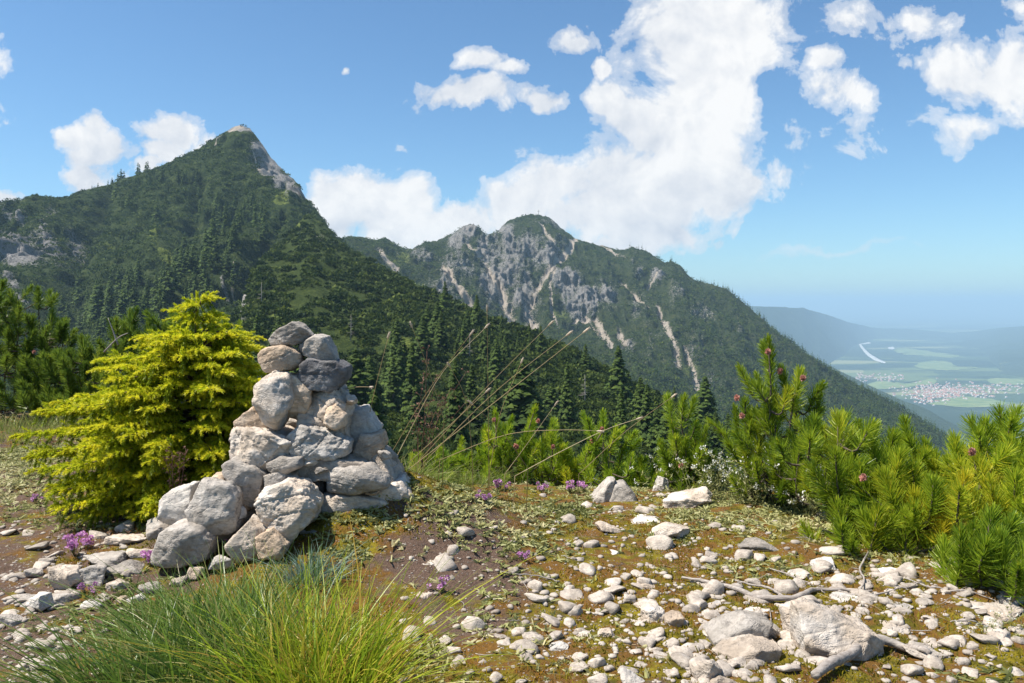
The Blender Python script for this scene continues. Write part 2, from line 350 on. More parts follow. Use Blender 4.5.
def hit(px, py):
    """distance at which the view ray of a point of the photograph meets the ground"""
    px = np.clip(np.asarray(px, float), -119, 1159); py = np.clip(np.asarray(py, float), 401, 719)
    fx = (px+120)/5.; fy = np.interp(py, _hy, np.arange(len(_hy))); i = np.minimum(fx.astype(int), 255); j = np.minimum(fy.astype(int), len(_hy)-2); u = fx-i; v = fy-j
    return (_ht[j, i]*(1-u)+_ht[j, i+1]*u)*(1-v)+(_ht[j+1, i]*(1-u)+_ht[j+1, i+1]*u)*v
def gfine(x, y): return .018*fbm(xyz(x*9, y*9, 0), 4, 21)+.035*np.maximum(fbm(xyz(x*3.6, y*3.6, 7), 3, 31), 0)
xs = np.concatenate([np.linspace(-70, -5, 36)[:-1], np.linspace(-5, 5.2, 430), np.linspace(5.2, 70, 36)[1:]])
ys = np.concatenate([np.linspace(-14, 1.3, 18)[:-1], 1.3+8.4*np.linspace(0, 1, 360)**1.15, np.linspace(9.7, 75, 50)[1:]])
X, Y = np.meshgrid(xs, ys); Z = gz(X, Y)+gfine(X, Y)
def bare_f(x, y):
    b = .30+.45*np.exp(-((x+.22)**2/.08+(y-3.45)**2/.35))+.24*sstep(-1., -1.6, x)-.1*sstep(.3, 1.2, x)
    return b
B = bare_f(X, Y)
def gridf(nr, nc):
    i = np.arange(nr-1)[:, None]*nc+np.arange(nc-1)[None]; i = i.ravel()
    return np.stack([i, i+1, i+nc+1, i+nc], 1)
gr = obj('ground', mesh('ground', xyz(X, Y, Z).reshape(-1, 3), gridf(*X.shape), M['ground'], True, {'bare': B}))
struct(gr)
# ------------------------------------------------------------ lofted mountains
def interp_curve(c, px):
    c = np.array(c, float); return np.interp(px, c[:, 0], c[:, 1]), np.interp(px, c[:, 0], c[:, 2])
def loft(curves, px, rows, back):
    ks = []
    for c in curves:
        py, d = interp_curve(c, px); ks.append(P(px, py, d))
    G = []
    for i in range(len(ks)-1):
        n = rows[i]
        for j in range(n): G.append(ks[i]*(1-j/n)+ks[i+1]*(j/n))
    top = ks[-1]; G.append(top); nf = len(G)
    for bd, bz in back: 
        dirv = top[:, :2]/np.linalg.norm(top[:, :2], axis=1)[:, None]
        G.append(np.concatenate([top[:, :2]+dirv*bd, top[:, 2:]-bz], 1))
    return np.array(G), nf
def topx(G): 
    q = G; return CX+F*q[..., 0]/q[..., 1], HY-F*(q[..., 2]-CZ)/q[..., 1]
def segd(px, py, line):
    best = np.full(px.shape, 1e9); L = np.array(line, float)
    for a, b in zip(L[:-1], L[1:]):
        ab = b[:2]-a[:2]; tt = np.clip(((px-a[0])*ab[0]+(py-a[1])*ab[1])/(ab@ab), 0, 1)
        w = a[2]+(b[2]-a[2])*tt if len(a) > 2 else 2.5
        best = np.minimum(best, np.hypot(px-a[0]-ab[0]*tt, py-a[1]-ab[1]*tt)/w)
    return best
def ell(px, py, l):
    r = np.zeros(px.shape)
    for (x, y, a, b, s) in l: r = np.maximum(r, s*np.exp(-(((px-x)/a)**2+((py-y)/b)**2)))
    return r
# --- centre summit mountain
topB = [(280,262,1400),(320,248,1400),(335,241,1400),(352,238,1420),(370,240,1450),(385,239,1480),(400,248,1500),(412,250,1520),(425,243,1560),(440,240,1600),(455,234,1650),(463,227,1690),(470,224,1700),(478,227,1710),(487,236,1720),(498,231,1740),(505,224,1760),(520,218,1790),(540,214,1800),(548,217,1800),(560,228,1790),(575,239,1780),(600,246,1765),(625,251,1750),(633,247,1745),(642,250,1735),(665,263,1700),(672,262,1690),(680,266,1680),(690,279,1650),(705,285,1630),(718,287,1620),(730,292,1600),(745,305,1575),(760,318,1550),(780,336,1525),(800,351,1500),(850,384,1420),(900,408,1350),(940,432,1300),(1000,480,1200),(1100,560,1100)]
midB = [(280,330,900),(400,330,950),(450,325,1080),(540,322,1330),(600,335,1300),(700,375,1150),(800,420,1100),(900,470,1000),(1100,620,900)]
botB = [(280,430,600),(450,430,640),(600,450,650),(700,470,650),(800,520,650),(900,560,650),(1100,700,650)]
pxB = np.arange(280, 1080, 1.0)
G, nfB = loft([botB, midB, topB], pxB, [110, 150], [(30, 14), (90, 60), (250, 190), (600, 420)])
qx, qy = topx(G)
scr = [[(540,231,1.6),(546,240,2.2),(551,248,1.8)],[(574,243,3),(569,256,3.2),(557,266,3.2),(548,280,3.2),(540,291,3),(532,302,4),(528,314,5),(533,327,6)],[(555,278,1.2),(549,292,1.4),(550,310,1.5),(557,331,1.8)],[(468,247,1.2),(478,258,1.8),(487,270,2),(498,287,2.4),(506,302,4),(511,318,5)],[(380,259,2.2),(390,268,3.5),(397,274,3)],[(443,268,2),(452,281,3),(463,292,2.4),(478,310,1.6)],[(655,312,1.8),(662,328,2.4),(668,346,3),(677,370,3.2)],[(676,345,1.2),(688,366,1.8),(700,388,3)],[(620,283,1),(634,296,1.4),(648,312,1.3)],[(575,322,2),(595,320,2.2),(612,348,1.8)],[(618,335,2.4),(624,350,3.2)],[(585,316,1),(600,335,1.3),(612,352,1.2)],[(660,275,1),(652,285,1.2),(640,290,.8)],[(600,247,.8),(640,262,.9)]]
sc = np.zeros(qx.shape)
wx = qx+2.2*fbm(xyz(qx*.12, qy*.12, 1), 3, 3); wy = qy+2.2*fbm(xyz(qx*.12, qy*.12, 9), 3, 4)
for l in scr: sc = np.maximum(sc, np.exp(-(segd(wx, wy, l)/1.3)**2))
rk = ell(wx, wy, [(470,232,12,9,1),(455,243,14,9,.7),(505,235,13,12,.95),(520,250,22,16,.62),(490,256,16,16,.6),(548,262,12,14,.5),(565,292,16,16,.75),(590,305,20,12,.9),(608,300,12,16,.7),(575,312,14,10,.7),(500,283,22,18,.62),(520,300,18,14,.55),(460,270,24,16,.5),(425,258,24,9,.5),(657,281,12,9,.95),(640,275,10,6,.5),(672,300,12,18,.55),(690,330,20,30,.3),(545,225,20,6,.55),(440,290,18,14,.5),(700,385,18,12,.5),(625,352,12,8,.6),(660,350,24,20,.5),(700,320,22,20,.42),(640,310,24,22,.42),(730,350,20,20,.4),(690,360,18,16,.5)])
rk = rk*.8+.42*fbm(xyz(qx*.11, qy*.06, 2), 5, 8, .62)+.30*ell(qx, qy, [(515,275,105,50,1)])+.12*fbm(xyz(qx*.6, qy*.3, 5), 2, 9)
sc = sc*(.8+.5*fbm(xyz(qx*.25, qy*.2, 2), 3, 19))
md = ell(wx, wy, [(400,262,22,9,.62),(470,295,30,14,.5),(430,300,20,18,.6),(560,318,26,8,.55),(640,288,16,8,.5),(690,372,14,12,.55),(420,285,14,8,.6)])
RKB, SCB = rk.copy(), sc.copy()
rg = ridged(xyz(G[..., 0]*.0085, G[..., 1]*.0040, G[..., 2]*.004), 5, 11, .52); f2 = fbm(G*.03, 4, 15)
amp = np.ones(G.shape[0]); amp[:nfB] = sstep(0, 25, np.arange(nfB))*(1-.82*sstep(nfB-34, nfB-1, np.arange(nfB))); amp = amp[:, None]
nrm = np.stack([qx*0, qx*0-.75, qx*0+.66], -1)
disp = amp*(30*rg+12*f2*(.5+np.clip(rk, 0, 1))+16*np.clip(rk+.1, 0, 1)*ridged(G*np.array([.03, .03, .012]), 4, 44, .6)+6*ridged(G*np.array([.05, .02, .03]), 2, 48)+11*np.clip(rk, 0, 1)*(ridged(G*np.array([.11, .05, .045]), 3, 49, .6)-.3))-amp*9*np.clip(sc, 0, 1)
G = G+nrm*disp[..., None]
G[..., 2] += (1-amp)*(6*fbm(G*.03, 5, 5, .6)+3.5*ridged(G*.09, 3, 7)-1)
GB = G; oB = obj('mountain', mesh('mountain', G.reshape(-1, 3), gridf(G.shape[0], G.shape[1]), M['mount_b'], True, {'rock': rk, 'scree': sc, 'meadow': md}))
struct(oB)
# --- left pyramid mountain
topC = [(-260,270,900),(-120,232,900),(0,213,950),(20,203,955),(35,196,960),(65,197,970),(90,190,985),(120,182,1000),(145,174,1010),(165,167,1020),(185,157,1025),(200,150,1030),(212,141,1035),(225,133,1040),(232,129,1040),(240,127,1040),(250,129,1040),(256,136,1035),(262,144,1030),(270,156,1015),(280,167,1000),(292,178,980),(300,187,960),(306,200,930),(318,212,900),(330,230,860),(350,252,800),(390,290,700),(450,330,620)]
midC = [(-260,330,650),(0,268,760),(60,262,770),(120,262,760),(180,240,790),(240,215,840),(280,220,800),(330,270,700),(450,360,500)]
botC = [(-260,430,330),(0,400,380),(120,390,400),(240,400,380),(330,430,330),(450,470,300)]
pxC = np.arange(-260, 450, 1.0)
G, nfC = loft([botC, midC, topC], pxC, [120, 130], [(20, 10), (70, 60), (200, 200), (500, 450)])
qx, qy = topx(G); wx = qx+2.5*fbm(xyz(qx*.1, qy*.1, 1), 3, 13); wy = qy+2.5*fbm(xyz(qx*.1, qy*.1, 9), 3, 14)
rk = ell(wx, wy, [(20,258,30,13,1.),(48,250,16,20,.6),(20,225,10,6,.75),(57,222,8,5,.6),(75,243,10,14,.6),(95,245,8,12,.5),(260,150,9,12,.85),(270,168,14,13,.95),(284,184,15,12,.9),(298,197,10,10,.85),(240,131,14,5,.95),(222,148,4,3,.8),(15,300,14,24,.55),(70,295,14,8,.4),(243,298,5,22,.7),(226,290,3,12,.6),(0,235,14,8,.5)])
rk = rk*1.2+.34*fbm(xyz(qx*.12, qy*.08, 2), 5, 18, .62)
sc = np.maximum(np.maximum(np.exp(-segd(wx, wy, [(240,129,3),(230,136,2.4),(222,146,1.8),(219,152,1.3)])**2), .9*np.exp(-segd(wx, wy, [(256,158,1),(258,170,1.6),(266,184,1.8)])**2)), .75*np.exp(-segd(wx, wy, [(238,272,.8),(230,292,1.2),(224,312,1.2)])**2))
md = ell(wx, wy, [(266,178,7,9,.6),(160,250,6,11,.9),(168,262,8,5,.8),(113,255,9,4,.7),(108,285,8,3,.6),(285,208,12,6,.95),(305,222,12,5,.6),(130,215,10,3,.35),(240,190,18,6,.25)])
rg = ridged(xyz(G[..., 0]*.011, G[..., 1]*.005, G[..., 2]*.005), 5, 61, .52); f2 = fbm(G*.045, 4, 65)
amp = np.ones(G.shape[0]); amp[:nfC] = sstep(0, 25, np.arange(nfC))*(1-.85*sstep(nfC-34, nfC-1, np.arange(nfC))); amp = amp[:, None]
nrm = np.stack([qx*0, qx*0-.75, qx*0+.66], -1)
gul = np.minimum(1, np.exp(-segd(qx, qy, [(112,196,8),(88,235,14),(66,285,20),(52,350,24)])**2)+.8*np.exp(-segd(qx, qy, [(285,225,5),(262,262,9),(232,310,12)])**2)+.5*np.exp(-segd(qx, qy, [(205,190,5),(190,240,9),(150,310,14)])**2))
G = G-nrm*(amp*26*gul)[..., None]
G = G+nrm*(amp*(24*rg+10*f2+10*np.clip(rk, 0, 1)*ridged(G*np.array([.05, .05, .02]), 3, 47)))[..., None]
G[..., 2] += (1-amp)*3*fbm(G*.06, 5, 35, .6)
GC = G; oC = obj('mountain', mesh('mountain', G.reshape(-1, 3), gridf(G.shape[0], G.shape[1]), M['mount_c'], True, {'rock': rk, 'scree': sc, 'meadow': md}))
struct(oC)
# --- near forested slope
topD = [(60,560,90),(150,480,120),(215,400,200),(232,345,300),(243,297,380),(260,264,450),(285,238,560),(308,213,650),(322,222,650),(335,238,600),(365,257,520),(400,278,450),(451,300,400),(488,317,370),(528,331,350),(560,346,330),(609,370,300),(643,390,280),(690,415,260),(740,445,230),(800,475,200),(900,520,150),(1000,560,120)]
midD = [(60,600,60),(150,560,70),(232,440,150),(300,392,215),(400,412,200),(500,425,185),(600,440,160),(700,475,130),(800,510,100),(1000,600,80)]
botD = [(60,900,30),(232,640,36),(500,620,36),(800,640,36),(1000,700,36)]
pxD = np.arange(60, 1000, 1.5)
G, nfD = loft([botD, midD, topD], pxD, [70, 130], [(12, 4), (40, 22), (120, 90), (300, 250)])
qx, qy = topx(G); wx = qx+3*fbm(xyz(qx*.1, qy*.1, 1), 3, 73); wy = qy+3*fbm(xyz(qx*.1, qy*.1, 9), 3, 74)
rk = ell(wx, wy, [(244,300,4,20,.9),(240,318,4,8,.6)]); sc = ell(wx, wy, [(318,238,7,4,.75),(243,292,3,12,.8)])
md = ell(wx, wy, [(286,207,14,8,.9),(304,224,14,6,.7),(296,250,10,6,.3),(405,345,12,14,.6),(345,262,16,5,.5),(360,285,14,6,.4),(560,410,14,6,.5),(470,330,8,5,.4),(310,233,14,4,.6)])
amp = np.ones(G.shape[0]); amp[:nfD] = sstep(0, 20, np.arange(nfD))*(1-.75*sstep(nfD-25, nfD-1, np.arange(nfD))); amp = amp[:, None]
G = G+np.stack([qx*0, qx*0-.6, qx*0+.8], -1)*(amp*(4*fbm(G*.02, 4, 81)+1.6*fbm(G*.12, 3, 83)))[..., None]
GD = G; oD = obj('hillside', mesh('hillside', G.reshape(-1, 3), gridf(G.shape[0], G.shape[1]), M['mount_d'], True, {'rock': rk, 'scree': sc, 'meadow': md}))
struct(oD)
# --- far: valley floor, hills, spur
def plz(px, py, z): d = (z-CZ)/((HY-np.asarray(py, float))/F); return P(px, py, d)
xx = np.linspace(-90000, 90000, 60); y2 = np.concatenate([np.linspace(-5000, 20000, 40), np.linspace(22000, 94000, 40)]); X, Y = np.meshgrid(xx, y2)
struct(obj('valley_floor', mesh('valley_floor', xyz(X, Y, -750+0*X).reshape(-1, 3), gridf(*X.shape), M['plain'], True)))
pxE = np.arange(640, 1300, 2.)
topE = [(640,300,8600),(700,303,9000),(760,306,9500),(780,307,10000),(804,308,11000),(828,315,13000),(851,323,15500),(875,328,18000),(913,329,18500),(952,333,18500),(975,331,17500),(1006,327,16000),(1050,325,15000),(1150,318,13000),(1300,320,12000)]
botE = [(640,430,4750),(700,420,5150),(780,385,7350),(820,372,8740),(845,355,11600),(856,345,14350),(880,341,15870),(940,343,15000),(970,350,12830),(1000,378,8040),(1040,392,6780),(1300,430,4750)]
G, nfE = loft([botE, topE], pxE, [60], [(500, 60), (2500, 400), (5000, 800)])
a = np.ones(len(G)); a[:nfE] = np.sin(np.linspace(0, 1, nfE)*np.pi)**.7; a[nfE:] = .2
G[..., 2] += a[:, None]*(110*ridged(G*np.array([.0006, .0003, 0]), 4, 91)-60)+12*fbm(G*.002, 3, 4)
G[0, :, 2] = -765; struct(obj('hills', mesh('hills', G.reshape(-1, 3), gridf(*G.shape[:2]), M['hills'], True)))
topF = [(760,330,4600),(820,360,4500),(880,391,4300),(905,401,4200),(930,411,4100),(960,428,4000),(985,446,3900),(1010,462,3800)]
botF = [(760,460,3000),(880,500,3000),(960,500,3060),(1010,500,3060)]
G, nfF = loft([botF, topF], np.arange(760, 1010, 2.), [40], [(200, 60), (900, 500), (1500, 800)])
G[..., 2] += 12*fbm(G*.006, 3, 4); G[..., 2] = np.maximum(G[..., 2], -751)
struct(obj('hills', mesh('hills', G.reshape(-1, 3), gridf(*G.shape[:2]), M['hills'], True)))
def flat(name, pts, mat, z):
    pts = np.array(pts, float); q = smooth_path(np.concatenate([pts, pts[:1]]), len(pts)*6)[:-1]
    q = q+np.stack([2.5*fbm(xyz(q[:, 0]*.3, q[:, 1]*.3, 0), 3, 3), .9*fbm(xyz(q[:, 0]*.35, q[:, 1]*.5, 5), 3, 4)], 1)*(.25 if 'river' in name or 'gravel' in name else 1)
    V = plz(q[:, 0], q[:, 1], z); c = V.mean(0); n = len(V)
    f = np.array([(n, i, (i+1) % n) for i in range(n)]); o = obj(name, mesh(name, np.concatenate([V, c[None]]), f, mat)); return struct(o)
flat('meadow', [(893,350),(905,348),(930,351.5),(957,355),(955,357.5),(925,356),(900,353.5)], M['meadow'], -746)
flat('meadow', [(913,366),(925,361.5),(945,361),(957,366),(975,366.5),(974,368.5),(945,370),(925,369)], M['meadow'], -746)
flat('meadow', [(928,404),(950,397.5),(975,397),(1002,401),(999,406),(960,407)], M['meadow'], -746)
flat('meadow', [(862,386),(880,381),(905,383),(930,379),(936,383),(900,388),(875,389)], M['meadow'], -746.5)
flat('meadow', [(1000,412),(1015,409),(1040,411),(1036,417),(1010,417)], M['meadow'], -746.4)
flat('meadow', [(985,380),(1000,378),(1030,381),(1025,384),(995,384)], M['meadow'], -746.8)
for pts in ([(858,343),(860,343),(865.5,349.5),(871,354.5),(878,358.8),(885,361.8),(884,363),(875,360.5),(868,356),(862.5,350)],):
    flat('river', pts, M['river'], -745)
flat('gravel_bank', [(856,341),(868,342),(870,343.5),(858,344)], M['river'], -744)
flat('gravel_bank', [(888,347.2),(893,346.8),(894,349),(889,349)], M['river'], -743)
# town
def house_mesh(w, l, h, rh, name='house'):
    V = [(-w,-l,0),(w,-l,0),(w,l,0),(-w,l,0),(-w,-l,h),(w,-l,h),(w,l,h),(-w,l,h),(-w*1.12,0,h+rh),(w*1.12,0,h+rh)]
    e = 1.14; V += [(-w*e,-l*e,h-.4),(w*e,-l*e,h-.4),(w*e,l*e,h-.4),(-w*e,l*e,h-.4)]
    q = np.array([(0,1,5,4),(1,2,6,5),(2,3,7,6),(3,0,4,7),(10,11,9,8),(12,13,8,9)]); tr = np.array([(13,10,8),(11,12,9)])
    me = mesh(name, V, [q, tr], M['wall']); me.materials.append(M['roofs'])
    for i in (4, 5): me.polygons[i].material_index = 1
    return me
hms = [house_mesh(8, 6, 6.5, 4.5), house_mesh(11, 7, 8, 5), house_mesh(7, 7, 6, 4)]
hall = house_mesh(34, 15, 9, 3, 'hall')
pts = []
while len(pts) < 620:
    k = R.rand()
    if k < .62: x, y = R.normal(945, 22), R.normal(392, 4.2); ok = y+(x-940)*.0 < 398+2*R.rand() or x < 938
    elif k < .78: x, y = R.uniform(856, 905), R.normal(378, 2.2); ok = True
    elif k < .9: x, y = R.uniform(965, 1024), R.normal(389, 2.5); ok = True
    else: x, y = R.uniform(915, 950), R.normal(400, 2.5); ok = True
    if ok and 372 < y < 406 and 850 < x < 1040: pts.append((x, y))
pts.sort(key=lambda p: -p[1])
rest = []
for i, (x, y) in enumerate(pts):
    p = plz(x, y, -747); a = R.rand()*3.14
    if i < 280:
        o = obj('house', hms[i % 3], None, p); o.rotation_euler = (0, 0, a)
        tag(o, 'tiny pale house with brown roof in the hazy valley town', 'house', 'houses of the valley town')
    else: rest.append((p, a))
V0 = np.array([v.co for v in hms[0].vertices]); f4 = np.array([(0,1,5,4),(1,2,6,5),(2,3,7,6),(3,0,4,7),(10,11,9,8),(12,13,8,9)]); f3 = np.array([(13,10,8),(11,12,9)])
parts = []
for p, a in rest:
    c, s = math.cos(a), math.sin(a); parts.append((V0@np.array([[c, s, 0], [-s, c, 0], [0, 0, 1]])+p, [f4, f3]))
V, Fs, _ = catm(parts); me = mesh('houses', V, Fs, M['wall']); me.materials.append(M['roofs'])
mi = np.zeros(len(me.polygons), np.int32); mi[:len(Fs[-1])*1] = 0
n4 = sum(len(f) for f in Fs if f.shape[1] == 4); off = 0 if Fs[0].shape[1] == 4 else len(Fs[0])
for k in range(n4):
    if k % 6 >= 4: mi[off+k] = 1
me.polygons.foreach_set('material_index', mi)
tag(obj('houses', me), 'many more tiny pale houses of the hazy valley town', 'houses', kind='stuff')
for i, (x, y, lab) in enumerate([(870,377,'long white hall at the left end of the valley town'),(975,391,'long pale hall on the town edge above the green meadow'),(990,388,'pale hall right of the town meadow in the valley'),(930,388,'white hall in the middle of the valley town'),(1003,390,'rightmost pale hall of the valley town')]):
    o = obj('hall', hall, None, plz(x, y, -746)); o.rotation_euler = (0, 0, .3*i); tag(o, lab, 'building')
# ------------------------------------------------------------ far trees
def spruce(seed, H=10., Rm=2.2, nb=170, segs=3, droop=.28):
    r = np.random.RandomState(seed); V = []; Fc = []; T = []
    f = np.sort(r.rand(nb)**1.05)*.93+.05; az = r.rand(nb)*2*np.pi
    rr = Rm*(1-f)**.8*(.68+.5*r.rand(nb))+.12
    for i in range(nb):
        c, s = math.cos(az[i]), math.sin(az[i]); z = f[i]*H; L = rr[i]; wd = .30*L+.18
        d = np.array([c, s, 0]); e = np.array([-s, c, 0]); tint = r.rand()
        n = segs
        for j in range(n):
            t0 = .12+j/n*.8; t1 = t0+.95/n+.12*r.rand()
            w = wd*(1.1-.75*t0)*(.8+.5*r.rand()); sk = (r.rand()-.5)*.4*L
            p0 = d*L*t0+[0, 0, z-droop*L*t0**1.5+.06*L]; p1 = d*L*t1+e*sk*.4+[0, 0, z-droop*L*t1**1.6-.05]
            pm = (p0+p1)/2
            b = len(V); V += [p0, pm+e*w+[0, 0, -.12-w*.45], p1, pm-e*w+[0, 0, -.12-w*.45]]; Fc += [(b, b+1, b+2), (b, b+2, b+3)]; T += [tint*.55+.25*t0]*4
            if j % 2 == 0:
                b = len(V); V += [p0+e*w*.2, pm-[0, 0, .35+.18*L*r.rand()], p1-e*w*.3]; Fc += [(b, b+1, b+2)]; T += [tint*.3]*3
    b = len(V); V += [np.array([.1, 0, H*.9]), np.array([-.1, .06, H*.9]), np.array([0, -.1, H*.9]), np.array([0, 0, H])]; Fc += [(b, b+1, b+3), (b+1, b+2, b+3), (b+2, b, b+3)]; T += [.6]*4
    return np.array(V), np.array(Fc, np.int32), np.array(T)
def trunk_geo(H, r0): return tube([(0, 0, -1.), (0, 0, H*.5), (0, 0, H*.95)], [r0, r0*.6, .03], 6)
hiS = [spruce(s, nb=nb_, segs=4, Rm=rm) for s, rm, nb_ in ((1, 2.8, 250), (2, 2.2, 200), (3, 3.2, 300), (4, 1.8, 160))]
loS = [spruce(s, nb=84, segs=2, Rm=rm) for s, rm in ((5, 2.5), (6, 2.0), (7, 2.9))]
tinyS = [spruce(s, nb=20, segs=1, Rm=rm, droop=.2) for s, rm in ((8, 2.2), (9, 2.6))]
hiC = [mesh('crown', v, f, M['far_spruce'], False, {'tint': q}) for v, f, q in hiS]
tv, tf = trunk_geo(10, .22); hiT = mesh('trunk', tv, tf, M['trunk'])
def full_tree(k, loc, H, label, group, w=1.):
    o = thing('spruce_tree', loc, label, 'tree', group)
    for nm, me in (('trunk', hiT), ('crown', hiC[k])):
        c = obj(nm, me, o)
    o.scale = (H/10*w, H/10*w, H/10); o.rotation_euler = (0, 0, R.rand()*6.28); return o
def lomesh(S):
    v, f, q = S; a, b = tube([(0, 0, -1), (0, 0, 4)], [.22, .12], 4)
    V, Fs, _ = catm([(v, f), (a, b)]); return mesh('spruce_tree', V, Fs, M['far_spruce'], False, {'tint': np.concatenate([q, np.zeros(len(a))])})
loM = [lomesh(S) for S in loS]
def gridpick(G, nf, cnd, n, seed):
    """random points on the visible side; cnd(px,py) gives a probability"""
    r = np.random.RandomState(seed); i = r.uniform(0, nf-2, n); j = r.uniform(0, G.shape[1]-2, n)
    a = i.astype(int); b = j.astype(int); u = (i-a)[:, None]; v = (j-b)[:, None]
    p = (G[a, b]*(1-u)+G[a+1, b]*u)*(1-v)+(G[a, b+1]*(1-u)+G[a+1, b+1]*u)*v
    qx, qy = topx(p); k = r.rand(n) < cnd(qx, qy); return p[k], qx[k], qy[k]
trees = []   # (apparent size, pos, H, zone)
def addtrees(G, nf, cnd, n, seed, hlo, hhi, zone, lim):
    p, qx, qy = gridpick(G, nf, cnd, n, seed); r = np.random.RandomState(seed+1)
    for k in range(min(len(p), lim)):
        H = r.uniform(hlo, hhi); trees.append((H/p[k][1], p[k], H, zone))
def cC(x, y):
    f = ell(x, y, [(235,235,26,45,1),(205,290,50,34,1),(150,300,50,30,.8),(120,210,14,14,.5),(170,205,30,20,.3),(190,190,30,18,.5),(265,235,12,22,.8),(100,320,60,25,.7),(40,330,50,20,.6),(150,178,50,5,.5)])
    return f*sstep(.1, .5, f+.35*fbm(xyz(x*.09, y*.05, 0), 2, 5))*(ell(x, y, [(162,254,9,12,1)]) < .5)
addtrees(GC, nfC, cC, 2600, 101, 13, 27, 'C', 560)
def cD(x, y):
    f = ell(x, y, [(390,390,42,48,1),(450,375,45,34,1),(500,350,40,22,.9),(540,365,40,24,.6),(610,395,30,22,.3),(340,400,40,40,.8),(480,420,80,30,.6),(640,420,50,22,.25),(560,420,60,24,.3),(395,300,16,10,.5),(445,302,20,8,.5),(700,450,60,25,.6),(290,380,40,40,.5)])
    return f*(ell(x, y, [(405,348,10,12,1)]) < .5)
addtrees(GD, nfD, cD, 700, 111, 6, 16, 'D', 190)
def cB(x, y):
    f = sstep(0, 1, (x-600)/150.)*ell(x, y, [(800,380,90,60,1),(720,350,60,60,.7),(650,400,90,40,.9),(870,420,60,50,1),(900,440,60,50,1),(700,300,40,20,.4),(560,380,90,30,.7)])
    f = np.maximum(f, ell(x, y, [(560,380,100,22,.8),(460,345,60,14,.5)])); return f
addtrees(GB, nfB, cB, 9000, 121, 9, 17, 'B', 3400)
# trees along the right-hand skyline
for px in np.concatenate([R.uniform(700, 960, 230), R.uniform(630, 700, 14)]):
    py, d = interp_curve(topB, px); p = P(px, py, d)-np.array([0, 0, 1.5])
    if d: trees.append((.0, p, R.uniform(8, 17), 'B'))
for px, s in ((118,1.),(121,1.25),(124,1.),(108,.6),(112,.7),(98,.6),(92,.5),(150,.6),(146,.7)):
    py, d = interp_curve(topC, px); p = P(px, py, d)-np.array([0, 0, 2.]); trees.append((.1, p, 15*s, 'C'))
trees.sort(key=lambda q: -q[0])
lab = {'D': ('tall dark spruce in the forest on the near slope', 'spruces in the forest of the near slope'), 'C': ('slender dark spruce on the flank of the pointed left mountain', 'spruces on the left mountain flank'), 'B': ('small dark spruce on the lower slope of the summit mountain', 'spruces below the summit ridge')}
rest = []; nhi = 0
for i, (s, p, H, z) in enumerate(trees):
    if i < 290:
        if z == 'D' and nhi < 150:
            full_tree(i % 4, p, H, lab[z][0], lab[z][1], R.uniform(.75, 1.35)); nhi += 1
        else:
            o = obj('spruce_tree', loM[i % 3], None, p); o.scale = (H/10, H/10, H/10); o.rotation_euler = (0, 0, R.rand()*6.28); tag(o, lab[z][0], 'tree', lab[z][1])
    else: rest.append((p, H, z))
def scatter(protos, pts, Hs, seed, tintv=.5):
    r = np.random.RandomState(seed); Vs, Fs, Ts = [], [], []; n = 0; pts = np.asarray(pts); Hs = np.asarray(Hs, float)
    w = r.randint(0, len(protos), len(pts))
    for k, (v, f, q) in enumerate(protos):
        ix = np.where(w == k)[0]
        if not len(ix): continue
        a = r.rand(len(ix))*6.283; c, s = np.cos(a)[:, None], np.sin(a)[:, None]; h = Hs[ix][:, None]
        V = np.stack([(v[:, 0]*c-v[:, 1]*s)*h, (v[:, 0]*s+v[:, 1]*c)*h, v[:, 2]*h], -1)+pts[ix][:, None]
        Fa = f[None]+(np.arange(len(ix))*len(v))[:, None, None]+n
        Vs.append(V.reshape(-1, 3)); Fs.append(Fa.reshape(-1, f.shape[1])); Ts.append(np.clip(q[None]+tintv*(r.rand(len(ix))[:, None]-.5), 0, 1).ravel()); n += len(ix)*len(v)
    return np.concatenate(Vs), np.concatenate(Fs), np.concatenate(Ts)
near = [q for q in rest if q[2] in 'CD']; far = [q for q in rest if q[2] == 'B']
for S, nm, la in ((near, loS, 'dense dark spruce wood covering the middle slopes'), (far, tinyS, 'dark spruce wood covering the lower summit slopes')):
    if S:
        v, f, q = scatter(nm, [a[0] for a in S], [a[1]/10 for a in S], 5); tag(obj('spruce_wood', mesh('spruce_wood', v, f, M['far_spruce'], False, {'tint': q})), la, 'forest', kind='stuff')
def clump(seed, n=90):
    r = np.random.RandomState(seed); d = r.normal(size=(n, 3)); d[:, 2] = np.abs(d[:, 2])*.8; d /= np.linalg.norm(d, axis=1)[:, None]
    p = d*np.array([1, 1, .62])*(.65+.45*r.rand(n))[:, None]; a = np.cross(d, r.normal(size=(n, 3))); a /= np.linalg.norm(a, axis=1)[:, None]
    b = np.cross(d, a)*.7+d*.6; s = (.14+.16*r.rand(n))[:, None]
    V = np.stack([p-a*s, p+a*s, p+b*s*1.6+[0, 0, .06]], 1).reshape(-1, 3); tt = np.repeat(r.rand(n)*.4+.35*np.clip(p[:, 2], 0, 1), 3)
    return V, np.arange(3*n).reshape(-1, 3).astype(np.int32), tt
ckD = [clump(s, 80) for s in range(4)]; ckF = [clump(s+10, 22) for s in range(4)]
p, qx, qy = gridpick(GD, nfD, lambda x, y: (ell(x, y, [(286,207,10,6,1),(405,345,10,12,.9),(244,300,4,16,1),(318,238,5,3,1)]) < .5)*(y < 500)*1., 8500, 131)
v, f, q = scatter(ckD, p, R.uniform(1.1, 3.4, len(p))*np.clip(p[:, 1]/300, .55, 1.1), 6, .7)
tag(obj('dwarf_pine_scrub', mesh('dwarf_pine_scrub', v, f, M['krummholz'], False, {'tint': q})), 'bushy green dwarf pine scrub covering the near slope', 'scrub', kind='stuff')
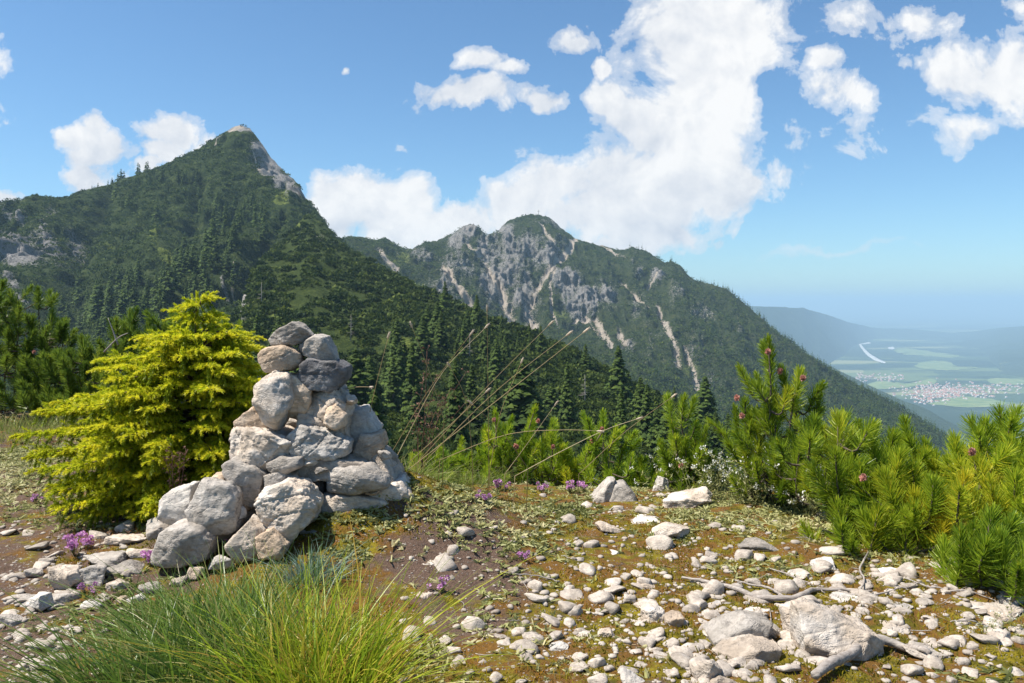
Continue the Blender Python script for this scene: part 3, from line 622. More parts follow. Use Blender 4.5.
def cov(rkl): return lambda x, y: (ell(x, y, rkl)+.4*fbm(xyz(x*.1, y*.1, 0), 2, 4) < .42)*1.
p, qx, qy = gridpick(GC, nfC, cov([(20,258,24,11,1.),(20,225,8,5,.75),(75,243,8,12,.6),(260,152,9,11,.9),(270,168,13,12,.95),(284,184,14,11,.9),(298,197,9,9,.9),(240,131,14,5,.95),(226,142,4,7,.9),(160,252,6,10,.9),(168,262,8,5,.8),(285,208,12,6,.95),(266,178,4,8,.6)]), 15000, 141)
v, f, q = scatter(ckF, p, R.uniform(1.6, 4.6, len(p)), 7, .7)
tag(obj('dwarf_pine_scrub', mesh('dwarf_pine_scrub', v, f, M['krummholz'], False, {'tint': q})), 'dark green dwarf pine scrub covering the pointed left mountain', 'scrub', kind='stuff')
rkB = interp_rock = RKB
i = np.clip(R.uniform(0, nfB-2, 52000).astype(int), 0, nfB-2); j = R.randint(0, GB.shape[1]-1, 52000); k = (RKB[i, j]+.15*R.normal(size=len(i)) < .36) & (SCB[i, j] < .35) & (R.rand(len(i)) < .5+1.2*fbm(xyz(j*.07, i*.07, 3), 3, 7)+.3); i, j = i[k], j[k]
p = GB[i, j]+R.normal(0, 1.2, (len(i), 3))*[1, 1, 0]
v, f, q = scatter([clump(s+20, 12) for s in range(5)], p, R.uniform(1.8, 6., len(p)), 8, .7)
tag(obj('dwarf_pine_scrub', mesh('dwarf_pine_scrub', v, f, M['krummholz'], False, {'tint': q})), 'dark dwarf pine scrub between the cliffs of the summit mountain', 'scrub', kind='stuff')
for i, (px, t_, H, l) in enumerate([(352,95,9,'bare grey dead tree standing in the forest right of the cairn top'),(470,120,8,'bare dead tree in the forest behind the dry stalks'),(585,110,8,'bare dead tree in the scrub below the summit mountain'),(262,140,9,'bare dead tree above the golden spruce')]):
    p = GD[t_, int((px-60)/1.5)]; r = np.random.RandomState(i); pr = [tube([(0, 0, -1), (.1, 0, H*.5), (.05, .1, H)], [.2, .13, .03], 5)]
    for k in range(16): z = H*r.uniform(.25, .95); a = r.rand()*6.28; L = (1-z/H)*2.2+.3; pr.append(tube([(0, 0, z), (math.cos(a)*L, math.sin(a)*L, z-.1*L)], [.05, .02], 4))
    V, Fs, _ = catm(pr); tag(obj('dead_tree', mesh('dead_tree', V, Fs, M['deadwood'], True), None, p), l, 'tree')
# summit cross
px, py = 538.5, 215; pc = P(px, py, 1795); g = thing('summit_cross', pc, 'tiny metal cross on the top of the middle summit', 'cross')
def boxg(c, h): 
    c = np.array(c); h = np.array(h); V = np.array([(x, y, z) for x in (-1, 1) for y in (-1, 1) for z in (-1, 1)])*h+c
    return V, np.array([(0, 1, 3, 2), (4, 6, 7, 5), (0, 4, 5, 1), (2, 3, 7, 6), (0, 2, 6, 4), (1, 5, 7, 3)])
obj('post', mesh('post', *boxg((0, 0, 4), (.45, .45, 8)), M['iron']), g); obj('crossbar', mesh('crossbar', *boxg((0, -.1, 8.5), (2.6, .40, .4)), M['iron']), g)
# ------------------------------------------------------------ rocks
ICO = {}
def ico(l):
    if l not in ICO:
        bm = bmesh.new(); bmesh.ops.create_icosphere(bm, subdivisions=l, radius=1.)
        bm.verts.ensure_lookup_table(); V = np.array([v.co for v in bm.verts]); Fc = np.array([[v.index for v in f.verts] for f in bm.faces], np.int32); bm.free(); ICO[l] = (V, Fc)
    return ICO[l]
def vnormals(V, Fc):
    n = np.cross(V[Fc[:, 1]]-V[Fc[:, 0]], V[Fc[:, 2]]-V[Fc[:, 0]]); N = np.zeros_like(V)
    for k in range(3): np.add.at(N, Fc[:, k], n)
    return N/(np.linalg.norm(N, axis=1)[:, None]+1e-12)
def rotm(ax, a): return np.array(Matrix.Rotation(a, 3, ax))
def relief(V, Fc, seed, rough):
    N = vnormals(V, Fc); s = np.ptp(V, axis=0).mean(); q = V/s+seed*3.1
    st = unit_(np.random.RandomState(seed+5).normal(size=3)*[.5, .5, 1.]); lay = np.abs(((q@st)*4.+.6*vn(q*1.5, seed)) % 1-.5)*2
    dsp = rough*(.35*fbm(q*1.9, 2, seed)+.35*ridged(q*3.4, 2, seed+9)-.15+.5*fbm(q*8, 4, seed+4, .6)+.55*np.round(2.5*fbm(q*2.6, 2, seed+6))/2.5-.3*(lay > .9))
    return V+N*(dsp*s)[:, None]
def unit_(v): return v/(np.linalg.norm(v)+1e-12)
def rockgeo(seed, dims, level=5, npl=10, p=26, rough=.05, tilt=0, wedge=0, shape=None):
    r = np.random.RandomState(seed); D, Fc = ico(level)
    n = r.normal(size=(npl+5, 3)); n /= np.linalg.norm(n, axis=1)[:, None]
    n = np.concatenate([n, [[0, 0, 1], [0, 0, -1], [1, 0, .1], [-1, 0, .1], [0, 1, 0], [0, -1, .1]]]); h = np.concatenate([r.uniform(.55, .85, npl), r.uniform(.86, 1.05, 5), r.uniform(.8, 1., 6)])
    dt = np.maximum(D@n.T, 0)/h; rad_ = 1/((dt**p).sum(1)**(1/p)+1e-6); V = D*rad_[:, None]
    V = V@rotm('Z', r.rand()*6.3).T
    dims = np.array(dims, float)
    if tilt:
        w = dims[0]/abs(math.cos(rad(tilt))); V = V*np.array([w, dims[1], max(dims[2]*.75, .25*w)])
        V = V@rotm('Y', rad(tilt)).T
    if wedge: V[:, 0] = V[:, 0]*(1-wedge*(V[:, 2]-V[:, 2].min())/np.ptp(V[:, 2]))
    V = V-(V.max(0)+V.min(0))/2; V = V/np.ptp(V, axis=0)*dims
    V = relief(V, Fc, seed, rough)
    V = V-(V.max(0)+V.min(0))/2; V = V/np.ptp(V, axis=0)*dims
    return V, Fc
def rp(poly, z, d, depth, label, mat, seed=1, rough=.05, level=5, p=80, name='cairn_stone', group='stones stacked in the cairn', soft=.92, grow=1.03, lean=.18):
    """stone with a given outline: convex body bounded by planes through the outline's edges, bevelled front and back"""
    k, ox, oy = z; Q = np.array(poly, float)/k+[ox, oy]; s = d/F; c = Q.mean(0); q = (Q-c)*[s, -s]*grow
    if np.cross(q[1]-q[0], q[2]-q[1]) < 0: q = q[::-1]
    from math import hypot
    nn, hh = [], []; r = np.random.RandomState(seed)
    for a, b in zip(q, np.roll(q, -1, 0)):
        e = b-a; n = np.array([e[1], -e[0]])/(hypot(*e)+1e-9); h = n@a
        if h < 0: n, h = -n, -h
        h = max(h, .008); nn.append([n[0], 0, n[1]]); hh.append(h)
        for sy in (-1, 1):
            m3 = np.array([n[0], sy*r.uniform(.5, 1.3), n[1]]); l = np.linalg.norm(m3); sup = (h+abs(m3[1])*depth/2)/l; nn.append(m3/l); hh.append(sup*(soft+.1*r.rand()))
    for sy in (-1, 1):
        m3 = np.array([r.normal(0, .12), sy, (lean if sy < 0 else .1)+r.normal(0, .1)]); nn.append(m3/np.linalg.norm(m3)); hh.append(depth/2)
        for j in range(7):
            m3 = unit_(np.array([r.normal(0, .8), sy, r.normal(.1, .8)])); nn.append(m3); hh.append(depth/2*r.uniform(.72, 1.)+.22*np.hypot(m3[0], m3[2])*min(np.ptp(q[:, 0]), np.ptp(q[:, 1])))
    D, Fc = ico(level); nn = np.array(nn); hh = np.array(hh); V = D*np.array([np.ptp(q[:, 0]), depth, np.ptp(q[:, 1])]); D = V/np.linalg.norm(V, axis=1)[:, None]
    dt = np.maximum(D@nn.T, 0)/hh; V = D/((dt/dt.max(1, keepdims=True))**p).sum(1)[:, None]**(1/p)/dt.max(1)[:, None]
    V = relief(V, Fc, seed, rough); P0 = P(c[0], c[1], d)[()]; lo = V[:, 2].min(); V[:, 2] -= lo
    o = obj(name, mesh(name, V, Fc, M[mat], True), None, (P0[0], P0[1], P0[2]+lo)); return tag(o, label, 'rock', group)
def rock(x0, x1, y0, y1, d, label, mat='rock_pale', depth=None, seed=None, tilt=0, wedge=0, rough=.06, level=5, npl=9, p=26, name='cairn_stone', group=None, cat='rock'):
    cx, cy = (x0+x1)/2, (y0+y1)/2; s = d/F; w, h = (x1-x0)*s, (y1-y0)*s; dep = depth or (w*.5+h*.5)
    seed = seed if seed is not None else int(x0*7+y0*3) % 9973
    V, Fc = rockgeo(seed, (w, dep, h), level, npl, p, rough, tilt, wedge)
    c = P(cx, cy, d); V[:, 2] += h/2; o = obj(name, mesh(name, V, Fc, M[mat], True), None, (c[0], c[1], c[2]-h/2)); return tag(o, label, cat, group)
G_ = 'stones stacked in the cairn'
def ck(*a, **k): k.setdefault('group', G_); return rock(*a, **k)
Z5, Z6, Z4, ZC = (2.971, 220, 310), (4.27, 130, 440), (4.876, 690, 580), (5.12, 540, 455)
rp([(150,85),(165,68),(225,35),(250,48),(285,80),(235,98),(160,104)], Z5, 4.0, 0.18, 'grey wedge shaped stone on the very top of the cairn', 'rock_grey', 11)
rp([(113,132),(140,112),(195,102),(240,130),(243,160),(215,178),(145,183),(120,160)], Z5, 3.93, 0.18, 'rounded beige stone under the top wedge, upper left of the cairn', 'rock_beige', 18, p=18, soft=.86)
rp([(236,108),(290,72),(320,78),(335,110),(352,152),(310,152),(250,130)], Z5, 4.0, 0.18, 'tilted grey stone with a white broken face just right of the cairn top', 'rock_grey', 25)
rp([(246,160),(270,142),(350,150),(380,168),(378,205),(340,240),(275,232),(245,200)], Z5, 3.95, 0.22, 'dark charcoal boulder on the upper right of the cairn', 'rock_dark', 32)
rp([(108,225),(165,178),(205,190),(225,260),(180,350),(140,335),(110,275)], Z5, 3.86, 0.2, 'tall brownish block narrowing downward on the left of the cairn', 'rock_pale', 39)
rp([(185,185),(240,195),(280,235),(280,275),(250,330),(195,310)], Z5, 3.95, 0.24, 'brown grey block in the middle of the cairn below the dark boulder', 'rock_beige', 46)
rp([(262,240),(350,232),(397,262),(395,390),(330,370),(250,350)], Z5, 4.0, 0.32, 'big pale rough boulder right of centre in the cairn', 'rock_pale', 53, level=6, rough=.085)
rp([(318,290),(345,278),(377,310),(372,345),(345,357),(312,335)], Z5, 3.85, 0.1, 'knobby beige stone on the front of the big pale boulder', 'rock_beige', 60)
rp([(60,325),(110,283),(168,345),(150,370),(65,360)], Z5, 3.95, 0.22, 'pinkish sloping slab at the left edge of the cairn', 'rock_beige', 67)
rp([(52,350),(140,345),(235,375),(245,430),(150,462),(105,452),(55,430)], Z5, 3.88, 0.32, 'large lumpy cream boulder at the left side of the cairn', 'rock_pale', 74, level=6, rough=.085)
rp([(190,395),(255,335),(330,350),(394,385),(392,418),(300,445),(215,438)], Z5, 3.88, 0.3, 'broad pale boulder with a flat lip in the middle of the cairn', 'rock_white', 81, level=6, rough=.085)
rp([(394,297),(432,288),(475,350),(450,410),(395,405)], Z5, 4.04, 0.24, 'white topped block on the upper right shoulder of the cairn', 'rock_white', 88)
rp([(425,365),(485,358),(495,395),(460,440),(400,425)], Z5, 3.98, 0.22, 'grey slanting block below the white topped one on the right', 'rock_beige', 95)
rp([(460,380),(500,395),(530,480),(578,548),(520,570),(470,480)], Z5, 4.02, 0.34, 'sloping pale slab forming the right edge of the cairn', 'rock_pale', 102)
rp([(225,455),(330,422),(478,452),(480,475),(330,492),(235,505)], Z5, 3.88, 0.3, 'long flat slab across the middle of the cairn', 'rock_pale', 109)
rp([(316,490),(345,462),(440,460),(514,495),(502,522),(400,537),(325,537)], Z5, 3.76, 0.22, 'smooth rounded oblong stone low on the right of the cairn', 'rock_grey', 116, p=18, soft=.86)
rp([(138,457),(180,433),(245,433),(252,460),(210,478),(148,478)], Z5, 3.74, 0.16, 'small grey rounded stone above the white boulder', 'rock_grey', 123, p=18, soft=.86)
rp([(133,490),(190,473),(214,490),(182,524),(143,528)], Z5, 3.72, 0.14, 'small angular stone wedged left above the white boulder', 'rock_grey', 130)
rp([(203,473),(235,478),(258,518),(230,518),(188,492)], Z5, 3.78, 0.14, 'thin brown stone leaning on the white boulder', 'rock_beige', 137)
rp([(18,455),(50,438),(110,458),(142,482),(122,584),(85,568),(38,498)], Z5, 3.76, 0.22, 'grey block with whitish crystal top at the left foot of the cairn', 'rock_grey', 144)
rp([(113,575),(135,530),(200,500),(250,518),(292,570),(282,620),(220,665),(148,632)], Z5, 3.6, 0.26, 'bright white rounded boulder at the front foot of the cairn', 'rock_pale', 151, level=6, rough=.085, p=18, soft=.86)
rp([(250,515),(280,498),(316,505),(314,545),(262,550)], Z5, 3.84, 0.15, 'dark little stone in the gap behind the white boulder', 'rock_dark', 158)
rp([(288,560),(320,538),(400,533),(505,558),(525,600),(400,620),(296,600)], Z5, 3.82, 0.3, 'low brown slab at the base under the oblong stone', 'rock_pale', 165, p=18, soft=.86)
rp([(455,520),(540,498),(580,545),(560,590),(430,590)], Z5, 3.92, 0.3, 'pale stone at the right foot of the cairn', 'rock_pale', 172)
rp([(262,290),(318,168),(430,183),(467,230),(467,375),(400,428),(328,383),(272,332)], Z6, 3.6, 0.2, 'tall smooth grey slab leaning at the left of the cairn foot', 'rock_grey', 179)
rp([(148,250),(180,213),(305,178),(290,270),(300,352),(200,354),(153,312)], Z6, 3.7, 0.2, 'whitish layered stone left of the tall grey slab', 'rock_white', 186)
rp([(103,492),(158,378),(220,348),(322,363),(366,430),(346,500),(250,520),(118,520)], Z6, 3.52, 0.24, 'dark grey rounded boulder lying left below the tall slab', 'rock_grey', 193, p=18, soft=.86)
rp([(355,150),(410,140),(465,200),(530,290),(470,300),(390,200)], Z6, 3.74, 0.2, 'narrow brown stone behind the tall grey slab', 'rock_beige', 200)
rp([(430,430),(518,333),(595,370),(575,490),(470,500)], Z6, 3.54, 0.2, 'pale cracked stone low between grass and white boulder', 'rock_pale', 207)
rp([(550,405),(620,368),(690,430),(660,490),(570,490)], Z6, 3.5, 0.18, 'cream stone half hidden in the grass under the white boulder', 'rock_beige', 214)
for i, (a, b, c, e, d) in enumerate([(250,340,400,460,4.15),(260,390,440,500,4.12),(300,350,365,410,4.1),(330,400,440,505,4.15),(225,300,470,540,3.95),(300,390,480,530,3.98),(200,260,500,550,3.8)]):
    ck(a,b,c,e,d,'weathered stone deep inside the core of the cairn','rock_grey',seed=140+i,depth=.25)
for i, (x, y, w, h, d, l) in enumerate([(222,562,26,14,3.45,'small grey stone at the foot of the rounded grey boulder'),(196,572,20,12,3.42,'small pale stone in front of the rounded grey boulder'),(312,540,26,22,3.62,'brown stone right of the white boulder at ground level'),(342,528,30,18,3.7,'flat brown stone under the right base of the cairn'),(382,516,34,16,3.78,'flat pale stone under the right corner of the cairn'),(303,384,9,8,3.9,'tiny white chip wedged under the dark boulder'),(312,462,16,9,3.76,'small flat chip under the long slab'),(262,500,14,12,3.66,'small dark chip left of the white boulder'),(322,470,15,8,3.74,'thin brown chip beside the oblong stone'),(240,512,14,12,3.62,'small chip between the tall slab and the grey block'),(352,400,12,11,3.9,'small pale chip on the right shoulder of the cairn'),(385,455,14,10,3.88,'small cream chip on the sloping right edge'),(258,404,12,8,3.88,'small chip above the pinkish slab'),(372,492,16,7,3.74,'thin flat chip under the oblong stone')]):
    ck(x-w/2,x+w/2,y-h/2,y+h/2,d,l,['rock_white','rock_beige','rock_grey'][i % 3],seed=170+i,depth=.07,level=4,p=50)
for i, (x, y, w, h, m_, l) in enumerate([(142,556,22,12,'pale','small flat stone of the rubble skirt behind the thyme'),(60,600,24,12,'grey','flat grey stone of the rubble skirt near the left edge'),(92,606,20,11,'white','white chip of the rubble skirt below the bright cream stone'),(122,600,16,10,'beige','beige chip of the rubble skirt beside the grass'),(34,572,22,10,'pale','flat pale stone of the rubble skirt far left'),(66,574,14,10,'beige','small beige chip against the pale rounded stone'),(150,590,24,13,'grey','grey stone of the rubble skirt at the grass edge'),(178,582,18,11,'pale','pale chip of the rubble skirt below the grey boulder'),(10,620,26,12,'grey','grey flat stone at the left edge of the rubble skirt'),(98,536,24,9,'pale','thin pale plate just before the golden spruce')]):
    dd_ = float(hit(x, y+h/2-2)); rock(x-w/2,x+w/2,y-h/2,y+h/2,dd_,l,'rock_'+m_,seed=250+i,name='ground_stone',group='rubble skirt of the cairn',depth=w*dd_/F*.7,level=4,p=50)
# low stones left of the cairn
LS = [(78,132,541,568,'flat layered grey stone with purple thyme on its left','rock_grey'),(48,84,558,592,'pale rounded stone left of the layered grey stone','rock_pale'),(74,110,556,588,'dark grey stone under the layered one beside the path','rock_grey'),(104,132,574,595,'small bright cream stone below the layered stone','rock_pale'),(98,148,552,580,'grey cracked boulder behind the small cream stone','rock_grey'),(108,152,526,546,'low ribbed pale stone behind the thyme','rock_pale'),(144,176,512,542,'pale stone touching the left foot of the cairn','rock_pale'),(26,52,588,614,'white blocky stone near the left picture edge','rock_white'),(2,52,592,606,'long low pale stone at the left picture edge','rock_grey'),(128,160,540,562,'pale flat stone between boulder and thyme','rock_pale'),(20,60,672,690,'grey stone at the bottom left corner','rock_grey'),(126,150,588,606,'white stone half covered by grass blades','rock_white')]
for i, (a, b, c, e, l, mt) in enumerate(LS):
    d = float(hit((a+b)/2, e-3)); c = c+min(.2*(b-a), .4*(e-c)); rock(a,b,c,e,d,l,mt,seed=200+i,p=40,name='ground_stone',group='loose stones on the ground left of the cairn',depth=(b-a)*d/F*.7)
# named stones on the right
RS = [(902,948,636,660,'pale pointed slab right of the white boulder','rock_pale',12,0),(868,920,612,632,'broad low pale stone behind the root','rock_pale',0,0),(620,650,664,690,'pale pointed stone at the bottom edge','rock_white',40,0),(546,571,636,652,'single smooth white stone on the moss','rock_white',0,0),(690,722,648,680,'angular pale stone left of the flat stones','rock_pale',0,0),(566,604,476,492,'pale block behind the split boulder','rock_pale',0,0),(544,572,474,488,'pale low stone on the crest beside the purple thyme','rock_pale',0,0),(652,670,476,494,'upright pale stone standing on the crest','rock_white',10,.4),(660,714,489,510,'ribbed grey stone lying on the crest','rock_pale',-12,0),(736,782,529,552,'grey flat slab set in the turf','rock_grey',0,0),(626,670,506,524,'broken pale stone patch on the turf','rock_white',0,0),(595,626,515,534,'small pale slanting stone on the turf','rock_pale',25,0),(650,690,515,540,'low pale rock in the turf right of the broken patch','rock_pale',0,0),(880,912,596,612,'low white stone under the pine','rock_white',0,0),(936,976,592,612,'grey stone against the low pine tuft','rock_pale',0,0),(976,1026,596,618,'pale rounded stone right of the low pine tuft','rock_pale',0,0),(868,900,560,576,'rounded white stone in front of the pine','rock_white',0,0),(786,812,564,580,'pale round stone among dry twigs','rock_pale',0,0),(812,838,553,572,'white blocky stone below the turf','rock_white',0,0),(640,664,600,626,'round pinkish stone on the moss','rock_pale',0,0),(663,684,608,628,'round cream stone beside the pinkish one','rock_beige',0,0),(596,618,624,640,'blocky pale stone on the moss','rock_pale',0,0),(594,620,545,556,'flat oblong white stone on the rusty moss','rock_white',0,0),(830,880,588,602,'long pale stone behind the fallen branch','rock_white',0,0),(742,772,600,616,'white stone under the fallen branch','rock_pale',0,0),(700,744,664,690,'pale slab at the bottom edge of the picture','rock_pale',0,0),(880,900,584,600,'pale stone right of the fallen branch','rock_pale',0,0),(710,736,596,608,'oval white stone left of the fallen branch','rock_white',0,0),(414,440,553,566,'pale stone chip on the bare soil slope','rock_pale',0,0),(410,436,586,602,'flat pale stone beside the yellow grass','rock_pale',0,0),(640,672,574,592,'tilted pale stone between moss cushions','rock_pale',20,0)]
for i, (a, b, c, e, l, mt, ti, we) in enumerate(RS):
    d = float(hit((a+b)/2, e-3)); sx = (b-a)*d/F; flat_ = (e-c)*d/F
    if c > 500: c = c+min(.30*sx*.8*F/d, .5*(e-c))
    rock(a,b,c,e+2,d,l,mt,seed=300+i,name='ground_stone',group='larger stones on the mossy ground',depth=max(sx*.8, flat_),tilt=ti if abs(ti) > 1 else 0,wedge=we,level=5,p=40,rough=.06)
for i, (pp, z, dep, l, mt) in enumerate([([(528,430),(523,133),(600,126),(880,250),(965,322),(880,365),(780,440),(700,458),(600,430)],Z4,.2,'large white triangular boulder among the roots at lower right','rock_pale'),([(95,270),(260,173),(387,195),(310,262),(160,328),(103,322)],Z4,.2,'flat grey tilted slab left of the white boulder','rock_grey'),([(112,350),(300,288),(434,320),(402,364),(250,400),(188,388)],Z4,.2,'pale flat stone below the tilted slab','rock_pale'),([(303,265),(370,213),(437,240),(432,284),(340,290)],Z4,.1,'small grey stone leaning on the tilted slab','rock_grey'),([(448,138),(524,128),(530,310),(478,300)],Z4,.12,'narrow pale stone against the left side of the white boulder','rock_pale'),([(258,230),(350,123),(382,118),(345,240),(270,245)],ZC,.2,'grey split boulder half on the crest, left half','rock_grey'),([(335,240),(380,148),(430,138),(482,198),(495,245),(400,250)],ZC,.2,'grey rounded boulder half on the crest, right half','rock_grey')]):
    q = np.array(pp, float)/z[0]+z[1:]; d = float(hit(q[:, 0].mean(), q[:, 1].max()-2))+(.16 if i == 0 else .04); rp(pp, z, d, dep, l, mt, 900+i*3, .045 if i == 0 else .04, 6 if i == 0 else 5, name='ground_stone', group='larger stones on the mossy ground', soft=.93, lean=.9)
# pebbles
pb = []
for s in range(14):
    V, Fc = rockgeo(500+s, (1, .8, .32+.16*(s % 3)), 3, 8, 70, .03); V[:, 2] += .04; pb.append(mesh('pebble', V, Fc, M['pebble'], True))
r = np.random.RandomState(77); cand = []
while len(cand) < 1700:
    x, y = r.uniform(0, 1024), 486+r.rand()**.8*205
    dn = .08+.95*ell(np.array(x), np.array(y), [(700,590,150,55,1),(880,590,160,50,.9),(640,540,90,25,.7),(620,610,70,45,.8),(820,560,120,26,.9),(20,600,70,60,.9),(60,545,60,25,.8),(700,660,90,30,1.),(960,650,80,40,.55),(500,640,60,40,.25),(650,505,80,16,.6)])
    if r.rand() > dn or (130 < x < 400 and y < 680 and y > 500) or (x < 260 and y < 520) or (x > 860 and y < 560): continue
    sz = np.exp(r.normal(1.98, .58)); cand.append((sz*(.75+(y-480)/400), x, y))
cand.sort(key=lambda q: -q[0])
small = []
for i, (s, x, y) in enumerate(cand):
    d = float(hit(x, y)); w = min(s, 30)*d/F; X0 = (x-CX)/F*d; z = float(gz(X0, d)+gfine(np.array(X0), np.array(d)))
    if i < 285:
        o = obj('pebble', pb[i % 14], None, (X0, d, z)); o.scale = (w, w, w*r.uniform(.7, 1.1)); o.rotation_euler = (r.uniform(-.3, .3), r.uniform(-.3, .3), r.rand()*6.28)
        side = 'left of the cairn' if x < 300 else 'on the right'
        tag(o, 'small pale limestone pebble on the mossy ground '+side, 'stone', 'pebbles on the mossy ground '+side)
    else: small.append((X0, d, z, w))
sp = []
for s in range(6):
    V, Fc = rockgeo(600+s, (1, .85, .5), 2, 8, 20, .04); V[:, 2] += .06; sp.append((V, Fc, np.zeros(len(V))))
pts = [(a, b, c) for a, b, c, w in small]; ws = [w*.8 for *_, w in small]
# fine gravel
gx = r.uniform(-2.6, 3.6, 7500); gy = 1.9+r.rand(7500)**1.3*3.9
k = (fbm(xyz(gx*1.7, gy*1.7, 4), 3, 55) > -.02+.25*(gx < .1)*(gx > -.6)) & ~((gx < -.55) & (gx > -2.) & (gy > 3.1) & (gy < 4.6))
gx, gy = gx[k], gy[k]; pts += list(zip(gx, gy, gz(gx, gy)+gfine(gx, gy))); ws += list(np.exp(r.normal(-4.7, .5, len(gx))))
v, f, q = scatter(sp, np.array(pts), ws, 9)
tag(obj('gravel', mesh('gravel', v, f, M['pebble'], True)), 'fine pale limestone gravel strewn over moss and soil', 'gravel', kind='stuff')
# ------------------------------------------------------------ plants
def blades(base, dirs, L, w, bend, seg=4, tint=.5, wtip=.15, r=np.random):
    """ribbons: base (n,3), dirs (n,3) start direction, bend (n,3) added quadratically"""
    n = len(base); L = np.broadcast_to(L, (n,)); w = np.broadcast_to(w, (n,)); side = np.cross(dirs, r.normal(size=(n, 3))); side /= np.linalg.norm(side, axis=1)[:, None]+1e-9
    ts = np.linspace(0, 1, seg+1); V = []
    for tt in ts:
        c = base+dirs*(L*tt)[:, None]+bend*(L*tt*tt)[:, None]; ww = (w*(1-(1-wtip)*tt**1.5))[:, None]*.5
        V += [c-side*ww, c+side*ww]
    V = np.stack(V, 1).reshape(-1, 3); k = 2*(seg+1); f = []
    b = np.arange(n)*k
    for s in range(seg): f.append(np.stack([b+2*s, b+2*s+1, b+2*s+3, b+2*s+2], 1))
    return V, np.concatenate(f).astype(np.int32), np.repeat(np.broadcast_to(tint, (n,)), k)
def unit(v): return v/(np.linalg.norm(v, axis=-1, keepdims=True)+1e-12)
def frame(T):
    A = np.cross(T, np.array([.13, .21, .97])); A = unit(A); return A, np.cross(T, A)
def shoot_needles(path, n, L, w, th0, th1, r, tint, grav=0., taper=True):
    """needles around a path; tilt from th0 (base) to th1 (tip), degrees"""
    path = np.asarray(path); m = len(path); u = r.rand(n)**.85*(m-1.001); i = u.astype(int); fr = (u-i)[:, None]
    p = path[i]*(1-fr)+path[i+1]*fr; T = unit(path[i+1]-path[i]); A, B = frame(T); ph = r.rand(n)*6.283; s = u/(m-1)
    th = np.radians(th0+(th1-th0)*s+r.normal(0, 7, n)); rd = np.cos(ph)[:, None]*A+np.sin(ph)[:, None]*B
    D = T*np.cos(th)[:, None]+rd*np.sin(th)[:, None]; D[:, 2] -= grav; D = unit(D)
    Ln = L*(.75+.4*r.rand(n))
    if taper: Ln = Ln*(1-.35*s**3)
    bend = T*.18
    return blades(p, D, Ln, w, bend*np.ones((n, 1)), 2 if L > .03 else 1, np.clip(tint+r.normal(0, .12, n), 0, 1), .35, r)
def pine(base, tips, label, mat='pine', seed=0, name='mountain_pine', group=None, nd=330, L=.056, sub=4, cones=(), shoot=.24, spread=.13, w=.0042, tint=.42, cat='pine'):
    """tips: (px,py,d[,yellow]) ends of the leading shoots; side shoots are grown below each"""
    r = np.random.RandomState(seed); base = np.array(base, float); root = thing(name, base, label, cat, group)
    wood, nee = [], []
    def one(tip, ax, ln, yel, k=1.):
        a = tip-ax*ln; mid = (tip+a)/2+r.normal(0, ln*.04, 3); path = smooth_path([a, mid, tip], 6)
        nee.append(shoot_needles(path, int(nd*k*ln/.2), L*(.9+.35*r.rand()), w, 74, 30, r, np.clip(tint+yel+r.normal(0, .1), 0, 1)))
        # candle at the tip
        nee.append(shoot_needles([tip-ax*.02, tip+ax*.028], int(26*k), L*.42, w, 26, 12, r, .62)); return a
    for tp in tips:
        tip = P(*tp[:3])[()]; yel = tp[3] if len(tp) > 3 else 0.
        ax = unit(np.array([r.normal(0, .16)+(tip[0]-base[0])*.22, r.normal(0, .2)-.05, 1.]))
        ln = shoot*(.8+.45*r.rand()); a = one(tip, ax, ln, yel)
        out = a-base; q = [base, base+out*np.array([.45, .45, .18])+r.normal(0, .03, 3), base+out*np.array([.85, .85, .62])+r.normal(0, .025, 3), a, tip]
        sp_ = smooth_path(q, 14); wood.append(tube(sp_, np.linspace(.012, .0035, 14), 5))
        for k in range(sub):
            j = r.randint(7, 12); s0 = sp_[j]; az = r.rand()*6.283; off = np.array([math.cos(az), math.sin(az), .25])*spread*(.6+.7*r.rand()); l2 = shoot*(.5+.45*r.rand())
            ax2 = unit(ax+np.array([math.cos(az), math.sin(az), 0])*.55+r.normal(0, .1, 3)); t2 = s0+off+ax2*l2*.8
            t2[2] = min(t2[2], tip[2]-.02); b2 = one(t2, ax2, l2, yel*.7+r.normal(0, .08), .85)
            wood.append(tube(smooth_path([s0, (s0+b2)/2-[0, 0, .015], b2, t2], 7), np.linspace(.008, .0035, 7), 4))
    V, Fs, T = catm([(a-base, b) for a, b in wood]); obj('stem', mesh('stem', V, Fs, M['bark'], True), root)
    V, Fs, T = catm([(a-base, b, c) for a, b, c in nee]); obj('foliage', mesh('foliage', V, Fs, M[mat], False, {'tint': T}), root)
    for (x, y, d) in cones:
        c = P(x, y, d)-base; n = 70; rr = np.random.RandomState(int(x)); dd = unit(rr.normal(size=(n, 3))); s = np.array([.012, .012, .017])
        v, f, q = blades(dd*s*.6, unit(dd+[0, 0, .5]), .012, .009, dd*0, 1, rr.rand(n), .4, rr)
        iv, jf = ico(2); V, Fs, T = catm([(v, f, q), (iv*s*.8, jf, np.zeros(len(iv)))]); obj('cone', mesh('cone', V+c, Fs, M['cone'], False, {'tint': T}), root)
    return root
def gpos(px, py=None, d=None):
    if d is None: d = float(hit(px, py))
    x = (px-CX)/F*d; return np.array([x, d, float(gz(x, d))])
GP = 'mountain pines on the right side'
